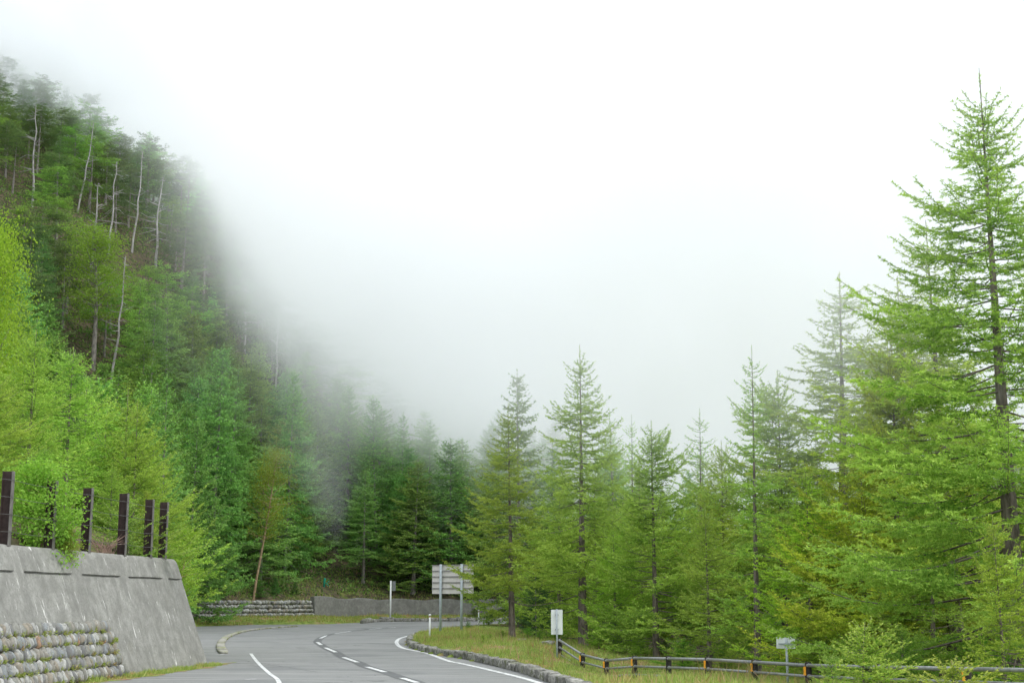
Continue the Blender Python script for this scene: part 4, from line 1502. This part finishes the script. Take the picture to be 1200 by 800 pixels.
for i, (x, y, z, H, s, up, tx, ty) in enumerate(keep):
    if up:
        kd = ['fir_a', 'fir_b', 'fir_c', 'spruce_d', 'fir_a'][int(r3.integers(5))]
        if ty < 160:
            lab, gr = 'one of the faint firs dissolving in the cloud along the skyline at top left', 'faint firs in the cloud on the skyline'
        elif tx < 120:
            lab, gr = 'one of the old ragged firs on the upper slope near the left edge', 'ragged firs near the left edge'
        elif tx < 250:
            lab, gr = 'one of the dark old firs of the upper slope beside the grey dead trunks', 'dark firs among the dead trunks'
        else:
            lab, gr = 'one of the pale firs of the upper slope half lost in the drifting mist', 'firs half lost in mist'
        col = (.92, .98, 1.05) if r3.random() < .7 else (1.4, 1.75, 1.1)
        wd = r3.uniform(1.1, 1.5)
    else:
        kd = ['spruce_a', 'spruce_b', 'spruce_c', 'spruce_d', 'spruce_a', 'spruce_c'][int(r3.integers(6))]
        if tx < 230:
            lab, gr = 'one of the dark green spruces on the slope above the bright wall-top larches', 'spruces above the wall-top larches'
        elif tx < 390:
            lab, gr = 'one of the layered green spruces on the slope above the low stone wall', 'spruces above the stone wall'
        elif s < 14:
            lab, gr = 'one of the spruces rising straight behind the low concrete wall', 'spruces behind the concrete wall'
        else:
            lab, gr = 'one of the bluish spruces higher up behind the concrete wall, at the mist edge', 'spruces at the mist edge'
        v = r3.uniform(1.0, 1.6)
        col = (v * r3.uniform(.9, 1.25), v, v * r3.uniform(.7, 1.0))
        wd = r3.uniform(1.15, 1.5)
    plant(kd, x, y, H, rz=r3.random() * 6.28, z=z - .1, label=lab, group=gr, color=col, wide=wd)

for (px, pb, pt, kd, lab) in SNAGS:
    x, y, z = on_slope(px, (pb + pt) / 2)
    H = W(px, pt, y).z - z
    plant(kd, x, y, max(4, H), z=z, label=lab, tilt=(r3.normal(0, .04), r3.normal(0, .05)))
x, y, z = on_slope(95, 330)
ptree('birch_b', 95, y, 262, label='pale yellow-green broadleaf tree standing out among the old firs', color=(.85, .86, .85), wide=1.15)
ptree('birch_c', -42, 62, 250, label='bright yellow-green broadleaf crown cut by the left edge', color=(1.1, 1.12, .75), wide=.55)
o = ptree('birch_a', 296, 142.5, 520, rz=0, label='slanting birch with an orange-brown stem and thin yellow-green crown above the stone wall', wide=.8)
x0 = 0
for (px, Y, H) in [(236, 132, 1.6), (256, 136, 1.3), (300, 142, 2.6), (322, 145, 1.8), (345, 149, 1.4)]:
    x = (px - 600) / FPX * Y
    plant('spruce_c', x, Y + 2.5, H, label='one of the small dark conifers on the bare bank above the low stone wall', group='small conifers on the bank', color=(.8, .9, .8), wide=1.4, name='spruce_sapling', cat='sapling')

# --- saplings and shrubs near the fence and on the verge
def psap(kind, px, Y, top, **kw):
    x = (px - 600) / FPX / ray(px, 760)[1] * Y
    z = tz(x, Y)
    H = max(.3, W(px, top, Y).z - z)
    return plant(kind, x, Y, H, cat=kw.pop('cat', 'sapling'), z=z, **kw)


psap('sapling_a', 1010, 27.5, 728, rz=1.0, label='pale-tipped larch sapling leaning over the rails in front of the pipe fence', wide=1.5, color=(1.25, 1.2, 1.1))
psap('sapling_b', 1118, 25.0, 773, rz=4.0, label='light green seedling tips in front of the fence, nearest the lower right corner', wide=1.9, color=(1.3, 1.2, 1.1))
psap('sapling_b', 975, 30.0, 768, rz=4.0, label='low sapling tuft left of the leaning pale-tipped one', wide=1.2)
psap('sapling_b', 1068, 26.0, 790, rz=2.0, label='tiny shoots under the rails between the two front saplings', wide=1.8)
psap('sapling_a', 1052, 33, 735, rz=2.0, label='green larch sapling behind the rails right of the leaning one', color=(.9, .95, .8), wide=1.3)
psap('sapling_b', 574, 60, 743, rz=1.0, label='round green shrub in the grass of the verge right of the signboard', color=(.75, .9, .6), cat='shrub', wide=1.5)
psap('sapling_b', 566, 57, 756, rz=2.0, label='smaller green shrub at the near foot of the round one', color=(.8, .95, .6), cat='shrub', wide=1.5)
psap('sapling_a', 548, 92, 727, rz=1.0, label='tiny dark shrub at the back edge of the verge beside the signboard pole', color=(.5, .7, .5), cat='shrub', wide=1.2)
for i, (px, Y, top, wd) in enumerate([(590, 72, 738, 1.6), (632, 66, 738, 1.5), (650, 64, 726, 1.4), (702, 60, 733, 1.4), (726, 57, 742, 1.5), (618, 74, 735, 1.5), (752, 55, 745, 1.5), (800, 50, 748, 1.6),
                                      (850, 50, 752, 1.5), (958, 42, 745, 1.6), (1085, 36, 745, 1.6), (1140, 34, 748, 1.6), (1180, 32, 735, 1.5), (1000, 40, 740, 1.6), (775, 60, 742, 1.6), (870, 55, 740, 1.6)]):
    psap(['sapling_a', 'sapling_b'][i % 2], px, Y, top, label='one of the low green saplings growing under the larches behind the fence', group='undergrowth saplings behind the fence', color=(.65, .85, .55), wide=wd)
psap('sapling_b', 556, 160, 712, label='dark low bush over the far concrete wall', color=(.4, .5, .4), cat='bush', wide=2.0)

# ------------------------------------------------------------------ grass
def grass(name, n, area, hgt, w, seed, accept, tintf=None):
    r = np.random.default_rng(seed)
    x = r.uniform(area[0], area[1], n); y = r.uniform(area[2], area[3], n)
    z, s, e = terrain(x, y)
    ok = accept(x, y, s, e)
    x, y, z = x[ok], y[ok], z[ok]
    m = len(x)
    p = np.stack([x, y, z - .02], 1)
    h = hgt * r.uniform(.4, 1.4, m) * (.5 + vnoise(x, y, .9, seed))
    a = r.uniform(0, 6.28, m)
    sd_ = np.stack([np.cos(a), np.sin(a), np.zeros(m)], 1) * (w * r.uniform(.6, 1.4, m) / 2)[:, None]
    tip = p + np.stack([r.normal(0, .35, m) * h, r.normal(0, .35, m) * h, h], 1)
    V = np.stack([p - sd_, p + sd_, tip], 1)
    t = np.clip(r.normal(.5, .25, m), 0, 1)
    me = tri_mesh(name, V, t, M['grass'])
    o = link(name, me)
    tag(o, kind='stuff')
    return o


inr = lambda x, y: inside(x, y, road_poly)
o = grass('verge_grass', 120000, (-7, 12, 22, 96), .17, .035, 1, lambda x, y, s, e: (e > .15) & (e < 10) & (s < 0))
tag(o, 'tufted green and straw-coloured grass on the verge inside the bend', 'grass')
o = grass('verge_weeds', 9000, (-7, 12, 22, 96), .42, .03, 21, lambda x, y, s, e: (e > .3) & (e < 9) & (s < 0) & (vnoise(x, y, .7, 31) > .58))
tag(o, 'taller clumps of weeds and seed heads scattered through the verge grass', 'weeds')
o.data.materials[0] = M['weed']
o = grass('far_grass', 60000, (-40, 12, 110, 172), .22, .07, 2, lambda x, y, s, e: (s < .2) & (e < -.5) & ~inr(x, y))
tag(o, 'grass strip between the far kerb and the low walls', 'grass')
o = grass('bank_grass', 70000, (-42, 4, 90, 172), .25, .07, 3, lambda x, y, s, e: (s > .3) & (s < 9) & (vnoise(x, y, .35, 9) > .5))
tag(o, 'sparse grass on the bank above the low walls', 'grass')
def wallfoot(x, y, s, e):
    return (x < wall_x(y) + .55 * (0.3 + vnoise(x, y, .8, 3))) & (x > wall_x(y) - .02) & (y < WALL_END + .6)
o = grass('wall_foot_weeds', 60000, (-12.5, -8.5, 29, 48.2), .15, .04, 6, wallfoot)
tag(o, 'bright weeds growing along the foot of the near concrete wall', 'weeds')
# rusty litter strip at the foot of the near wall
st_pts = [Vector((wall_x(y) + .28 + .1 * math.sin(y * 1.3), y, 0)) for y in np.arange(24, 49.6, .4)]
w_ = [max(.12, (.85 + .25 * math.sin(i * 1.1) + .15 * math.sin(i * 2.7)) * min(1, (len(st_pts) - i) / 7)) for i in range(len(st_pts))]
ribbon('soil_strip', st_pts, w_, 0.006, M['soil'], None, 'structure')
# moss and weeds in the stone facing
r = np.random.default_rng(8)
V = []
for i in range(260):
    Y = r.uniform(30, 39.6); k = r.integers(0, 5)
    c = np.array(frame_at(Y, ROW_Z[k] - .13 + r.uniform(-.03, .05), .20))
    n = int(r.uniform(6, 40)); sg = r.uniform(.02, .07)
    p = c + r.normal(0, 1, (n, 3)) * np.array([.03, sg, .03])
    d = norm(r.normal(size=(n, 3)) + np.array([.8, 0, .8])) * r.uniform(.03, .09, n)[:, None]
    sd_ = norm(np.cross(d, r.normal(size=(n, 3)))) * .012
    V.append(np.stack([p - sd_, p + sd_, p + d], 1))
V = np.concatenate(V)
o = link('wall_moss', tri_mesh('wall_moss', V, r.random(len(V)), M['grass']))
tag(o, 'small green weeds rooted between the field stones of the near wall', 'weeds', kind='stuff')
# stones and dead wood on the verge
for (px, Y, s_, lab) in [(592, 61, .35, 'flat grey stone in the grass under the straight brown larch trunk'), (612, 60, .3, 'pale stone right of the flat grey one in the verge grass'),
                         (640, 57, .4, 'low grey stone heap piece in the grass left of the white sign'), (655, 57.6, .3, 'small rock near the white sign pole')]:
    x = (px - 600) / FPX * Y * 1.0
    me = cobs[int(r.integers(8))].copy(); me.name = 'rock'; me.materials.clear(); me.materials.append(M['rock'])
    o = link('rock', me)
    o.location = (x, Y, tz(x, Y) + .04); o.scale = (s_ * 1.6, s_ * 1.2, s_ * .6); o.rotation_euler = (0, 0, r.random() * 6)
    tag(o, lab, 'rock')

# ------------------------------------------------------------------ the drifting cloud bank
def mist_material():
    m, nt, out = new_mat('mist')
    q = NT(nt)
    p = q.pos()
    sx = q.n('ShaderNodeSeparateXYZ')
    q.l(p, sx.inputs[0])
    X, Y, Z = sx.outputs
    nz = q.noise(q.scale_vec(p, (1, .5, .75)), .045, 5, .6, .6)
    nn = q.math('MULTIPLY_ADD', nz, 54.0, -27.0)
    # underside of the cloud: low on the right, climbing with the slope on the left
    left = q.math('MAXIMUM', q.math('SUBTRACT', q.math('MULTIPLY', X, -1.0), 4.0), 0.0)
    left = q.math('MINIMUM', left, 62.0)
    left2 = q.math('MINIMUM', q.math('MAXIMUM', q.math('SUBTRACT', q.math('MULTIPLY', X, -1.0), 27.0), 0.0), 25.0)
    base = q.math('ADD', q.math('MULTIPLY_ADD', left, MIST_SLOPE, MIST_BASE), q.math('MULTIPLY', left2, 1.5))
    g_ = q.math('ADD', q.math('SUBTRACT', Z, base), nn)
    d1 = q.math('MULTIPLY', q.ramp(g_, (0.0, 22.0)), q.ramp(g_, (48.0, 24.0)))
    d1 = q.math('MULTIPLY', d1, q.math('MULTIPLY_ADD', q.ramp(X, (-5.0, 30.0)), -0.75, 1.0))
    near = q.ramp(q.math('MULTIPLY_ADD', X, 1.2, Y), (55.0, 125.0))
    veil = q.math('MULTIPLY', q.math('MULTIPLY', q.ramp(Z, (4.0, 15.0)), q.ramp(Z, (34.0, 20.0))), q.math('MULTIPLY', q.ramp(Y, (24.0, 48.0)), q.ramp(X, (-3.0, 9.0))))
    veil = q.math('MULTIPLY', veil, q.math('MULTIPLY', q.ramp(nz, (0.30, 0.65)), 0.034))
    d = q.math('MULTIPLY', q.math('MULTIPLY', d1, near), MIST_D)
    d = q.math('ADD', d, veil)
    v = q.n('ShaderNodeVolumePrincipled')
    v.inputs['Color'].default_value = (0.972, 0.984, 1.0, 1)
    v.inputs['Anisotropy'].default_value = 0.1
    q.l(d, v.inputs['Density'])
    q.l(v.outputs[0], out.inputs['Volume'])
    return m


MIST_SLOPE, MIST_BASE, MIST_D = 0.50, 10.5, 0.055
prof = [(-260, -3), (200, -3), (200, 215), (-260, 215)]
g = MB()
V = [(x, 24, z) for x, z in prof] + [(x, 360, z) for x, z in prof]
g.add(V, [(0, 1, 2, 3), (7, 6, 5, 4), (0, 4, 5, 1), (1, 5, 6, 2), (2, 6, 7, 3), (3, 7, 4, 0)])
mist = g.build('mist', mist_material())
tag(mist, kind='stuff')
bm = bmesh.new(); bm.from_mesh(mist.data); bmesh.ops.recalc_face_normals(bm, faces=bm.faces); bm.to_mesh(mist.data); bm.free()
